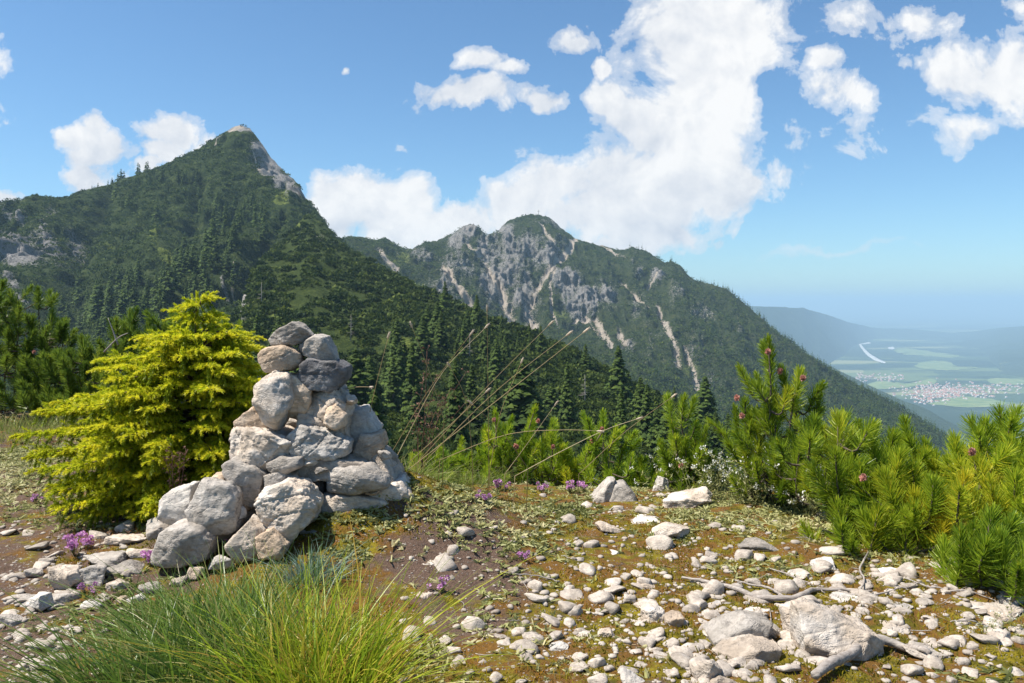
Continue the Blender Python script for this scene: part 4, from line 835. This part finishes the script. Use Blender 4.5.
# right big pine(s)
pine(gpos(905,0,4.45), [(815,422,4.2),(838,418,4.3,.1),(858,426,4.4),(872,444,4.2,.1),(893,435,4.4),(905,422,4.5),(925,444,4.4),(835,454,4.0),(860,469,4.0),(885,476,3.9),(912,469,4.0,.25),(848,504,4.0),(878,511,3.8),(905,514,3.8,.2),(935,484,3.9,.3),(928,454,4.6),(800,444,4.5),(880,459,4.9),(850,444,4.8),(905,494,4.3)],
     'broad bushy mountain pine right of centre above the stony ground', seed=1, cones=[(863,478,3.8)], sub=4, nd=300, L=.075, group=GP)
pine(gpos(1010,0,4.2), [(955,440,4.2,.2),(972,452,4.1,.3),(1000,412,4.4),(985,424,4.4),(1010,442,4.2,.15),(1030,440,4.2),(1045,422,4.3),(965,477,3.8,.35),(990,482,3.8,.3),(1015,477,3.8,.2),(1040,472,3.9),(950,462,4.3,.3),(1000,452,4.6),(940,502,3.9,.4),(1060,452,4.2),(975,507,3.8,.3),(1025,512,3.7),(950,527,4.0,.1)],
     'yellowing mountain pine at the right picture edge', seed=2, cones=[(972,452,3.75)], sub=4, nd=300, L=.078, tint=.5, group=GP)
pine(gpos(1000,0,3.55), [(992,514,3.3),(975,528,3.35,.1),(1012,523,3.3),(1000,538,3.2),(1030,528,3.4),(965,548,3.35,.2),(1045,513,3.5)], 'low round pine tuft at the foot of the right pines', seed=3, sub=2, nd=420, shoot=.2, L=.07, tint=.3, spread=.08, group=GP)
pine(gpos(790,0,5.0), [(768,340,4.7),(800,372,4.7),(781,369,4.8),(757,376,4.75),(745,402,4.8),(775,404,4.7),(735,409,4.9),(795,404,4.9),(760,429,4.7),(790,434,4.6),(742,444,4.8),(812,444,4.7),(775,459,4.6),(755,469,4.9)],
     'tallest mountain pine with pink cones reaching above the others', seed=4, cones=[(768,352,4.62),(780,371,4.62),(803,378,4.62),(737,398,4.72),(742,416,4.72)], sub=3, nd=340, spread=.09, shoot=.22, group=GP)
pine(gpos(690,0,5.8)-[0, 0, .1], [(684,398,5.5),(672,425,5.5),(698,428,5.5),(686,440,5.4),(668,455,5.5),(705,455,5.5),(684,468,5.3)], 'small upright mountain pine standing alone behind the crest stones', seed=5, cones=[(681,466,5.25)], sub=5, nd=340, spread=.09, group=GP)
GS = 'low pines behind the crest'
pine(gpos(500,0,6.6), [(495,412,6.4,.1),(512,418,6.4),(485,428,6.5),(505,440,6.4),(478,450,6.4),(520,450,6.5),(495,458,6.2)], 'low pine with pink cones left behind the crest, nearest the cairn', seed=6, cones=[(494,420,6.3),(488,432,6.3),(515,446,6.2)], sub=5, spread=.12, group=GS, w=.005, nd=240)
pine(gpos(545,0,6.5), [(535,408,6.4,.15),(552,422,6.4),(526,432,6.4),(560,440,6.5),(540,444,6.3),(565,460,6.3),(530,462,6.2)], 'low pine with pink cones in the middle behind the crest', seed=7, cones=[(538,421,6.3),(553,447,6.2),(517,447,6.2)], sub=5, spread=.12, group=GS, w=.005, nd=240)
pine(gpos(608,0,6.5), [(603,413,6.4,.15),(615,428,6.4),(592,435,6.4),(625,445,6.4),(606,450,6.3),(590,462,6.3),(630,465,6.3)], 'low pine with pink cones right behind the crest', seed=8, cones=[(602,429,6.3),(592,441,6.3)], sub=5, spread=.12, group=GS, w=.005, nd=240)
pine(gpos(650,0,6.6), [(640,458,6.4,.2),(655,462,6.4),(575,462,6.3,.2),(668,468,6.5)], 'lowest scrubby pine between the crest pines and the upright one', seed=9, sub=5, spread=.12, group=GS, w=.005, nd=240)
pine(gpos(440,0,6.6), [(440,448,6.4),(455,455,6.4),(462,440,6.6),(470,462,6.3)], 'low scrubby pine just right of the cairn behind the stalks', seed=10, sub=5, spread=.12, group=GS, w=.005, nd=240)
GL = 'dark pines at the left'
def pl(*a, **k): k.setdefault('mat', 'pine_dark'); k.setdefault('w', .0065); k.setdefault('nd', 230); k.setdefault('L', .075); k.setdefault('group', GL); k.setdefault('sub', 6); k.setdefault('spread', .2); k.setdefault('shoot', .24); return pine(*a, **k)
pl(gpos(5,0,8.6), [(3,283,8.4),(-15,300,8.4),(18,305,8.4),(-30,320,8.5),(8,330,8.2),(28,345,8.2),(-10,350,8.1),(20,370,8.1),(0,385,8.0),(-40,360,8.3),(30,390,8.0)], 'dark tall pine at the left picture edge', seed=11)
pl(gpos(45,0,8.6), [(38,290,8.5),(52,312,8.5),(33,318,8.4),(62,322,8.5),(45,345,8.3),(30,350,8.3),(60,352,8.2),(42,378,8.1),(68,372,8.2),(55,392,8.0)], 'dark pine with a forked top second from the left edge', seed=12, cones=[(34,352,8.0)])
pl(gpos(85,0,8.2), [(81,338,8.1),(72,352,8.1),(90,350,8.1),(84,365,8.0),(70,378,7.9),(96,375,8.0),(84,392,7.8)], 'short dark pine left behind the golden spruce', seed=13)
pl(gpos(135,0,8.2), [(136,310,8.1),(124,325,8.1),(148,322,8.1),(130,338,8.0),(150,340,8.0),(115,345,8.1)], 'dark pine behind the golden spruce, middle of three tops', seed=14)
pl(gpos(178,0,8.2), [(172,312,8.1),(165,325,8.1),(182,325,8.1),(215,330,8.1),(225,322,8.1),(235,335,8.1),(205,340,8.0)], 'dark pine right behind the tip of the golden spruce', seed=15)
# golden spruce
def golden():
    d0 = 4.65; base = gpos(197, 0, d0); r = np.random.RandomState(42)
    root = thing('golden_spruce', base, 'bushy golden green young spruce left of the cairn', 'spruce')
    top = P(197, 296, d0); H = top[2]-base[2]; wood, nee, new = [], [], []
    hs = [.0, .36, .55, .68, .80, .88, .94, 1.0]
    RL = np.array([.92, 1., .76, .60, .36, .16, .08, .0]); RR = np.array([.52, .5, .46, .42, .34, .16, .08, .0]); RF = np.array([.62, .62, .55, .46, .32, .15, .08, .0])
    def hull(az, h):
        c = math.cos(az); a = np.interp(h, hs, RL if c < 0 else RR); b = np.interp(h, hs, RF); return 1/math.sqrt((c/max(a, .01))**2+(math.sin(az)/max(b, .01))**2)
    tr = np.array([[0, 0, 0], [-.02, 0, H*.5], [0, 0, H]]); wood.append(tube(smooth_path(tr, 12), np.linspace(.022, .004, 12), 6))
    def finger(p, D, L, yel):
        a = unit(D+r.normal(0, .06, 3)); m = p+a*L*.5+[0, 0, .01*r.rand()]; q = p+a*L; q[2] -= .12*L
        path = smooth_path([p, m, q], 4); nee.append(shoot_needles(path, int(640*L)+10, .0165, .0048, 58, 32, r, yel, -.12, False))
    nbr = 0
    for h in np.concatenate([np.linspace(.03, .84, 29), [.9, .95]]):
        nb = int(13*(1-h*.45)); 
        for k in range(nb):
            az = 6.283*(k+r.rand()*.8)/nb; RRr = hull(az, h)*(.66+.40*r.rand()); 
            if RRr < .04: continue
            D = np.array([math.cos(az), math.sin(az), 0]); z0 = max(h*H*(1-.22*RRr), .02); zt = h*H+.03*r.normal()
            p0 = np.array([0, 0, z0]); p1 = D*RRr*.55+[0, 0, z0+(zt-z0)*.7+.05*RRr]; p2 = D*RRr+[0, 0, max(zt, .03)]
            path = smooth_path([p0, p1, p2], 16); wood.append(tube(path, np.linspace(.007, .002, 16), 4)); nbr += 1
            e = np.array([-D[1], D[0], 0]); low = RRr*.30
            n = max(3, int(RRr/.045))
            for j in range(n):
                u = .30+.7*(j+.5*r.rand())/n; i = min(int(u*15), 14); q = path[i]; T = unit(path[i+1]-path[i])
                for sgn in (-1, 1):
                    L = (.035+.30*RRr*(1-u)*.55+.03*r.rand()); L = min(L, .16)
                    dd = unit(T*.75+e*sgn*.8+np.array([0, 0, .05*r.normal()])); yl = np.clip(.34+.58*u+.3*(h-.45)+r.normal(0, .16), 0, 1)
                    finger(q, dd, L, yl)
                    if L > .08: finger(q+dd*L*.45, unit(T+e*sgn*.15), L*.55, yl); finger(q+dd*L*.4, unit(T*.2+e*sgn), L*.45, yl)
                if r.rand() < .45: finger(q, unit(T*.5+np.array([0, 0, -.8])), .05+.05*r.rand(), .30)
                if r.rand() < .25: finger(q, unit(T*.6+np.array([0, 0, .7])), .04+.04*r.rand(), .7)
            finger(path[13], unit(path[15]-path[12]), .09, .85)
    for a, L in ((.6, .13), (2.6, .16), (3.3, .12), (4.2, .1), (5.6, .14), (0, .16)):
        D = np.array([math.cos(a), math.sin(a), .38]); finger(np.array([0, 0, H-.14]), unit(D), L, .8)
        finger(np.array([0, 0, H-.27]), unit(D*[1.2, 1.2, .6]), L*1.3, .75)
    for k in range(4): nee.append(shoot_needles([np.array([0, 0, H-.34]), np.array([.004, 0, H-.16]), np.array([0, 0, H+.012])], 190, .021, .004, 55, 26, r, .75, 0, False))
    V, Fs, T = catm(wood); obj('trunk', mesh('trunk', V, Fs, M['bark'], True), root)
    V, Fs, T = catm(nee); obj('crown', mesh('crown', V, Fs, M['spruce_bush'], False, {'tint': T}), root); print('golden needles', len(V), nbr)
golden()
# grass tussocks
def tussock(c, rx, ry, n, L, lean, mat, label, seed, w=.0066, spread=.5, tdist=(.45, .2), group='grass tussocks in the foreground'):
    r = np.random.RandomState(seed); c = np.array(c, float); a = r.rand(n)*6.283; q = np.sqrt(r.rand(n))
    bx, by = np.cos(a)*q*rx, np.sin(a)*q*ry; base = np.stack([bx, by, gz(c[0]+bx, c[1]+by)-c[2]-.01], 1)
    D = unit(np.stack([lean[0]+bx/rx*spread+r.normal(0, .24, n), lean[1]+by/ry*spread*.8+r.normal(0, .22, n), np.ones(n)], 1))
    bend = np.stack([D[:, 0]*.35+r.normal(0, .2, n), D[:, 1]*.4+r.normal(0, .18, n), -.1-.5*r.rand(n)], 1)
    v, f, tt = blades(base, D, L*(.5+.6*r.rand(n)), w*(.6+.6*r.rand(n)), bend, 7, np.where(r.rand(n) < .1, 1., np.clip(r.normal(*tdist, n), 0, .9)), .12, r)
    o = obj('grass_tussock', mesh('grass_tussock', v, f, M[mat], True, {'tint': tt}), None, c); return tag(o, label, 'grass', group)
tussock(gpos(322,0,2.30), .14, .14, 950, .55, (0, .1), 'grass_yellow', 'bright yellow green grass tussock in the foreground below the cairn', 1, spread=.2, tdist=(.5, .28))
tussock(gpos(250,0,2.45), .22, .2, 850, .52, (-.22, .15), 'grass_green', 'dark green grass tussock left of the bright one', 2, spread=.4, tdist=(.4, .3))
tussock(gpos(150,0,2.40), .2, .18, 650, .46, (-.25, .15), 'grass_green', 'looser dark green grass tussock leaning towards the left', 3, spread=.6, tdist=(.4, .32))
tussock(gpos(205,0,2.85), .22, .16, 900, .33, (-.2, .15), 'grass_green', 'short dark green grass in front of the grey boulder', 4, spread=.5)
tussock(gpos(375,0,2.25), .08, .1, 200, .26, (.12, .1), 'grass_yellow', 'thin yellow green grass at the bottom right of the bright tussock', 5, spread=.9, tdist=(.6, .2))
tussock(gpos(310,0,3.3), .10, .08, 260, .2, (0, .1), 'bluish', 'bluish green tuft at the front foot of the cairn', 6, spread=.7, w=.004)
tussock(gpos(60,0,2.3), .14, .12, 200, .2, (-.2, .2), 'grass_green', 'sparse green grass at the bottom left', 7, spread=.9)
tussock(gpos(408,0,4.6), .16, .14, 420, .3, (.25, 0), 'grass_green', 'thin wispy grass at the right foot of the cairn', 8, spread=.6, tdist=(.75, .2), w=.0028)
tussock(gpos(470,0,5.6), .25, .14, 360, .26, (.1, 0), 'grass_green', 'wispy grass on the crest below the stalks', 9, spread=.6, tdist=(.7, .2), w=.003)
tussock(gpos(20,0,7.4), .8, .7, 1400, .28, (0, 0), 'grass_green', 'pale dry grass behind the golden spruce at the left edge', 10, spread=.6, tdist=(.85, .15), w=.005)
# long dry stalks with seed heads
ST = [([(392,452),(430,388),(470,335)],4.2,'leaning dry grass stalk ending left of the vertical one'),([(396,458),(440,376),(485,328)],4.3,'dry grass stalk leaning right, its head just left of the vertical stalk'),([(418,462),(484,390),(549,325)],4.2,'long dry stalk leaning right, upper of three parallel ones'),([(424,462),(495,392),(567,335)],4.1,'long dry stalk leaning right, middle of three parallel ones'),([(408,470),(495,402),(584,332)],4.0,'long dry stalk leaning right, lowest of three parallel ones'),([(489,470),(488,390),(487,311)],4.6,'thin vertical dry grass stalk with the highest head'),([(473,488),(471,440),(464,395),(450,367)],4.5,'pale stalk curving to the left'),([(490,470),(500,415),(521,363)],4.7,'short slanting stalk with white head between the long ones'),([(505,474),(530,440),(555,405)],4.8,'slanting stalk in front of the middle low pine'),([(515,476),(560,452),(605,430),(637,419)],4.6,'bowed stalk reaching right over the low pines'),([(579,474),(625,432),(672,397)],4.7,'straight stalk leaning right towards the upright pine'),([(366,430),(376,385),(388,338)],4.1,'thin upright stalk beside the cairn'),([(345,389),(357,387),(370,387)],4.0,'short horizontal stalk poking out of the cairn'),([(444,420),(428,368),(412,327)],4.5,'thin stalk leaning left above the dry weed'),([(440,460),(505,435),(560,430),(598,431)],4.4,'nearly horizontal dry stalk crossing the low pines'),([(528,468),(500,430),(472,404)],4.3,'short stalk leaning left across the others'),([(405,466),(450,425),(486,392)],4.2,'broken dry stalk low among the bundle')]
for i, (pp, d, l) in enumerate(ST):
    q = smooth_path([P(x, y, d-.12*k)[()] for k, (x, y) in enumerate(pp)], 12); b = q[0].copy(); root = thing('grass_stalk', b, l, 'grass stalk', 'long dry grass stalks beside the cairn')
    g0 = float(gz(b[0], b[1])); path = np.concatenate([[[b[0]-.01, b[1], min(g0, b[2]-.02)]], q]) if b[2]-g0 < .6 and i != 12 else q
    v, f = tube(path-b, np.linspace(.0022, .0011, len(path)), 5); obj('stem', mesh('stem', v, f, M['straw'], True, {'tint': np.full(len(v), .25+.5*R.rand())}), root)
    e = q[-1]-b; ax = unit(q[-1]-q[-2]); v, f = tube([e-ax*.008, e+ax*.004, e+ax*.022, e+ax*.036], [.002, .0045, .0048, .001], 6)
    n = 40; rr = np.random.RandomState(i); bs = e+ax*(rr.rand(n)*.03)[:, None]; v2, f2, t2 = blades(bs, unit(ax+rr.normal(0, .5, (n, 3))), .011, .002, bs*0, 1, .9, .3, rr)
    V, Fs, T = catm([(v, f, .6), (v2, f2, t2)]); obj('seed_head', mesh('seed_head', V, Fs, M['seed'], False, {'tint': T}), root)
# dry weeds
def weed(px, d, tops, label, seed):
    r = np.random.RandomState(seed); b = gpos(px, 0, d); parts = []; root = thing('dry_weed', b, label, 'weed'); fl = []
    for (x, y) in tops:
        tp = P(x, y, d)-b; path = smooth_path([np.zeros(3), tp*[.3, .3, .55]+r.normal(0, .01, 3), tp], 10); v, f = tube(path, np.linspace(.003, .0012, 10), 4); parts.append((v, f, .2))
        for k in range(16):
            i = r.randint(4, 10); q = path[i]; D = unit(r.normal(size=3)*[1, 1, .5]+[0, 0, .8]); v, f = tube([q, q+D*.03], [.001, .0008], 3); parts.append((v, f, .5))
            n = 7; v, f, t2 = blades(np.repeat((q+D*.03)[None], n, 0), unit(r.normal(size=(n, 3))), .009, .005, np.zeros((n, 3)), 1, r.rand(n), .6, r); fl.append((v, f, t2))
    V, Fs, T = catm(parts+fl); obj('stem', mesh('stem', V, Fs, M['weed'], False, {'tint': T}), root);  # one mesh: the stems with their seed pods joined in
weed(420, 4.8, [(427,350),(424,372),(436,380),(466,372),(450,390),(468,400),(440,400),(415,410)], 'reddish brown dried weed with seed pods right of the cairn', 1)
weed(175, 4.05, [(172,452),(180,458),(166,462),(186,448)], 'small dry brown weed in front of the golden spruce', 2)
# bare twigs behind the spruce
for i, (pp, l) in enumerate([([(118,345),(112,328),(108,318)],'bare grey twig standing behind the golden spruce, taller'),([(104,352),(118,338),(128,333)],'bare pale twig behind the golden spruce, leaning right')]):
    q = [P(x, y, 7.5)[()] for x, y in pp]; b = q[0]; v, f = tube(smooth_path(q, 8)-b, np.linspace(.009, .003, 8), 5); tag(obj('bare_twig', mesh('bare_twig', v, f, M['deadwood'], True), None, b), l, 'twig')
# ground cover leaves and moss
def zone(x, y, l):
    d = np.maximum(y, .1); px = CX+F*x/d; py = HY+F*(CZ-gz(x, y))/d; return ell(px, py, l)
n = 100000; r = np.random.RandomState(5); x = r.uniform(-4.2, 4.2, n); y = 1.9+r.rand(n)*7.2
den = zone(x, y, [(460,515,60,22,1),(520,540,40,22,.8),(420,500,50,12,1),(600,492,50,8,.5),(560,510,40,12,.6),(720,515,60,20,.8),(790,505,50,26,1),(830,520,40,20,1),(680,530,40,14,.5),(20,450,50,50,1),(500,600,40,40,.35),(440,650,30,30,.5),(1000,668,36,20,.9),(880,560,60,12,.4),(120,610,60,30,.5),(760,570,50,10,.4),(70,520,60,12,.35),(560,650,60,30,.15),(365,520,45,14,1),(340,545,60,14,.6),(180,525,60,10,.6),(740,490,70,12,.8)])
k = r.rand(n) < den*sstep(-.5, -.0, fbm(xyz(x*3, y*3, 1), 3, 88)); x, y = x[k], y[k]; z = gz(x, y)+gfine(x, y); nl = 7
b = np.repeat(np.stack([x, y, z], 1), nl, 0); m_ = len(b); b = b+r.normal(0, .006, (m_, 3))*[1, 1, 0]
D = unit(np.stack([r.normal(0, .7, m_), r.normal(0, .7, m_), .25+.9*r.rand(m_)], 1)); L = np.repeat(.016+.026*r.rand(len(x))**1.5, nl)
v, f, tt = blades(b, D, L, .0105, np.stack([D[:, 0]*.3, D[:, 1]*.3, -.3+0*D[:, 0]], 1), 2, np.clip(np.repeat(.5+.3*fbm(xyz(x*2.5, y*2.5, 5), 2, 9)*2, nl)+r.normal(0, .12, m_), 0, 1), .45, r)
tag(obj('ground_cover', mesh('ground_cover', v, f, M['cover'], False, {'tint': tt})), 'low pale green leafy ground cover on the turf', 'ground cover', kind='stuff'); print('cover', len(v))
n = 90000; x = r.uniform(-3., 3.8, n); y = 1.9+r.rand(n)**1.25*4.2; k = (fbm(xyz(x*2.1, y*2.1, 1), 4, 66) > -.02+.5*(bare_f(x, y)-.3)) & (x > -2.6); x, y = x[k], y[k]
z = gz(x, y)+gfine(x, y)-.002; mm = len(x); D = unit(np.stack([r.normal(0, .5, mm), r.normal(0, .5, mm), np.ones(mm)], 1))
v, f, tt = blades(np.stack([x, y, z], 1), D, .011+.009*r.rand(mm), .006, D*0, 1, np.clip(.45+1.1*fbm(xyz(x*3, y*3, 2), 3, 99)+r.normal(0, .1, mm), 0, 1), .3, r)
tag(obj('moss', mesh('moss', v, f, M['moss'], False, {'tint': tt})), 'olive and rusty moss cushions between the stones', 'moss', kind='stuff'); print('moss', len(v))
n = 16000; x = r.uniform(-3., 3.8, n); y = 1.9+r.rand(n)**1.2*4.2; k = r.rand(n) < .25+.75*zone(x, y, [(880,560,110,25,1),(480,560,70,50,.7),(740,600,120,30,.4)]); x, y = x[k], y[k]; mm = len(x); a = r.rand(mm)*6.283
v, f, tt = blades(np.stack([x, y, gz(x, y)+gfine(x, y)+.005], 1), unit(np.stack([np.cos(a), np.sin(a), r.normal(.08, .12, mm)], 1)), .02+.04*r.rand(mm), .0022, np.zeros((mm, 3)), 1, r.rand(mm)*.8, .5, r)
tag(obj('dry_litter', mesh('dry_litter', v, f, M['straw'], False, {'tint': tt})), 'dry brown needles and straw littering the stony ground', 'litter', kind='stuff')
# flowering herbs on the crest
for i, (px, d) in enumerate([(712,5.3),(735,5.2),(752,5.2),(770,5.0),(790,4.9),(806,4.8),(722,5.6),(746,5.6),(830,4.8),(700,5.7),(780,5.4),(664,5.7),(760,4.75),(785,4.65),(808,4.5),(828,4.38),(845,4.25),(735,4.9),(715,5.),(690,5.1),(862,4.12),(750,4.7),(798,4.6),(985,2.85),(1014,2.9)]):
    r = np.random.RandomState(900+i); b = gpos(px, 0, d); root = thing('flowering_herb', b, *(('pale creamy flowering herb at the bottom right corner', 'herb', 'creamy herbs at the bottom right corner') if px > 900 else ('airy green herb with tiny whitish flowers on the crest before the pines', 'herb', 'whitish flowering herbs on the crest'))); root.scale = (.5, .5, .38) if px > 900 else (1, 1, 1); st, lf, fl = [], [], []
    for k in range(9):
        tp = np.array([r.normal(0, .11), r.normal(0, .07), .10+.22*r.rand()]); pth = smooth_path([np.array([r.normal(0, .02), r.normal(0, .02), -.02]), tp*.55+[0, 0, .02], tp], 6); v, f = tube(pth, .0013, 3); st.append((v, f, .4))
        n = 26; ii = r.randint(0, 5, n); v, f, t2 = blades(pth[ii], unit(r.normal(size=(n, 3))+[0, 0, .4]), .022, .007, np.zeros((n, 3)), 2, r.rand(n)*.8, .3, r); lf.append((v, f, t2))
        n = 10; v, f, t2 = blades(np.repeat(tp[None], n, 0)+r.normal(0, .008, (n, 3)), unit(r.normal(size=(n, 3))+[0, 0, .5]), .008, .007, np.zeros((n, 3)), 1, r.rand(n), .8, r); fl.append((v, f, t2))
    for nm, pr, mt in (('stalk', st, 'cover'), ('foliage', lf, 'cover'), ('blossom', fl, 'whitepetal')):
        V, Fs, T = catm(pr); obj(nm, mesh(nm, V, Fs, M[mt], False, {'tint': T}), root)
# thyme
TH = [(75,552,1.3,'purple thyme on the left of the layered grey stone'),(86,545,.9,'purple thyme head standing right above the other by the layered stone'),(97,517,.8,'small thyme under the golden spruce, left one'),(107,521,.8,'small thyme under the golden spruce, right one'),(140,514,1.,'thyme close to the cairn under the golden spruce'),(152,566,1.,'pale purple thyme below the grey rounded boulder'),(167,567,1.,'bright purple thyme below the grey rounded boulder'),(443,590,.8,'single purple thyme on the bare soil'),(522,561,.7,'dark purple thyme on the leafy mound'),(478,499,.7,'magenta thyme on the crest, left one'),(487,502,.7,'magenta thyme on the crest, second from left'),(500,489,1.,'pale purple thyme on the crest below the stalks'),(541,491,.9,'bright purple thyme in the middle of the crest'),(571,491,1.,'dark purple thyme beside the pale crest stone'),(582,489,.9,'purple thyme touching the pale crest stone'),(232,545,.6,'tiny thyme flower at the foot of the tall grey slab'),(88,596,.7,'small pale thyme in the left foreground'),(36,500,.7,'faint thyme left of the golden spruce')]
for i, (px, py, s, l) in enumerate(TH):
    r = np.random.RandomState(700+i); b = gpos(px, min(py+4, 683)); root = thing('thyme', b, l, 'flower', 'purple thyme flowers'); fl, lf = [], []
    for h in range(int(6*s)+2):
        tp = np.array([r.normal(0, .03), r.normal(0, .02), .035+.045*r.rand()])*s; v, f = tube([np.array([0, 0, -.01]), tp], .0012, 3); lf.append((v, f, .2))
        n = 30; dd = unit(r.normal(size=(n, 3))+[0, 0, .3]); v, f, t2 = blades(tp+dd*.006*s, dd, .009*s, .007*s, dd*0, 1, r.rand(n), .8, r); fl.append((v, f, t2))
        n = 8; v, f, t2 = blades(np.repeat(tp[None]*.5, n, 0), unit(r.normal(size=(n, 3))+[0, 0, .2]), .012, .005, np.zeros((n, 3)), 1, r.rand(n)*.5, .4, r); lf.append((v, f, t2))
    V, Fs, T = catm(lf); obj('foliage', mesh('foliage', V, Fs, M['cover'], False, {'tint': T}), root); V, Fs, T = catm(fl); obj('blossom', mesh('blossom', V, Fs, M['petal'], False, {'tint': T}), root)
# roots, branches, twigs
def onground(pp, rads, label, name, lift=.006, mat='deadwood', n=22, seed=0, group=None, cat='branch'):
    q = [];
    for x, y in pp:
        d = float(hit(x, y)); q.append(P(x, y, d)[()])
    q = smooth_path(q, n); q[:, 2] = gz(q[:, 0], q[:, 1])+gfine(q[:, 0], q[:, 1])+lift+.008*fbm(q*11, 2, seed); q = q+.004*fbm(np.repeat(q[:, :1], 3, 1)*30+[0, 7, 19], 2, seed)[:, None]
    rr = np.interp(np.linspace(0, 1, n), np.linspace(0, 1, len(rads)), rads)*(1+.18*fbm(q*25, 2, seed+3)); b = q[0].copy(); v, f = tube(q-b, rr, 7)
    return tag(obj(name, mesh(name, v, f, M[mat], True), None, b), label, cat, group)
onground([(682,582),(706,586),(735,595),(762,603),(790,604),(806,602),(816,594),(840,595),(872,597)], [.005, .009, .011, .011, .012, .009, .007, .005], 'long grey fallen branch lying across the stones', 'fallen_branch', .016, seed=1, n=34)
onground([(815,690),(838,676),(856,666),(866,654),(882,649),(905,652),(930,664)], [.014, .017, .018, .017, .016, .014, .008], 'thick gnarled grey root curling below the white boulder', 'root', .03, seed=2, n=30)
onground([(735,583),(765,592),(785,600),(800,606)], [.003, .005, .005, .003], 'short branch joining the long fallen branch', 'fallen_branch', .012, seed=3)
onground([(770,573),(790,580),(812,587)], [.003, .004, .002], 'thin twig above the long fallen branch', 'fallen_branch', .01, seed=4)
onground([(838,595),(870,602),(905,596),(925,590)], [.003, .004, .003, .002], 'thin curved branch right of the long fallen one', 'fallen_branch', .012, seed=5)
onground([(905,585),(935,597),(965,600),(1000,606)], [.003, .004, .003, .002], 'thin pale branch under the right pine', 'fallen_branch', .01, seed=6)
onground([(950,630),(980,628),(1008,624)], [.002, .003, .002], 'thin pale twig alone on the moss at right', 'fallen_branch', .01, seed=7)
onground([(500,575),(540,580),(560,586)], [.002, .003, .002], 'thin brown twig on the soil left of the moss', 'fallen_branch', .008, seed=8)
onground([(868,560),(860,574),(864,586),(860,596)], [.004, .005, .004, .003], 'upright looking bleached stub of twig before the pine', 'fallen_branch', .02, seed=9)
r = np.random.RandomState(12)
for i in range(110):
    if i < 60: x, y = r.normal(850, 70), r.normal(570, 22)
    else: x, y = r.uniform(430, 1000), r.uniform(530, 675)
    a = r.rand()*3.14; L = r.uniform(6, 26); y = max(y, 520); pp = [(x, y), (x+L*math.cos(a)*.5+r.normal(0, 1.5), y+L*math.sin(a)*.22+r.normal(0, .8)), (x+L*math.cos(a), y+L*math.sin(a)*.42)]
    onground(pp, [.0012, .0019, .0009], 'thin dry twig lying on the mossy stony ground', 'dry_twig', .008, 'straw' if i % 3 else 'deadwood', 6, i, 'dry twigs on the ground', 'twig')
print('TOTAL tris', sum(len(o.data.polygons) for o in COL.objects if o.type == 'MESH'), len(COL.objects))
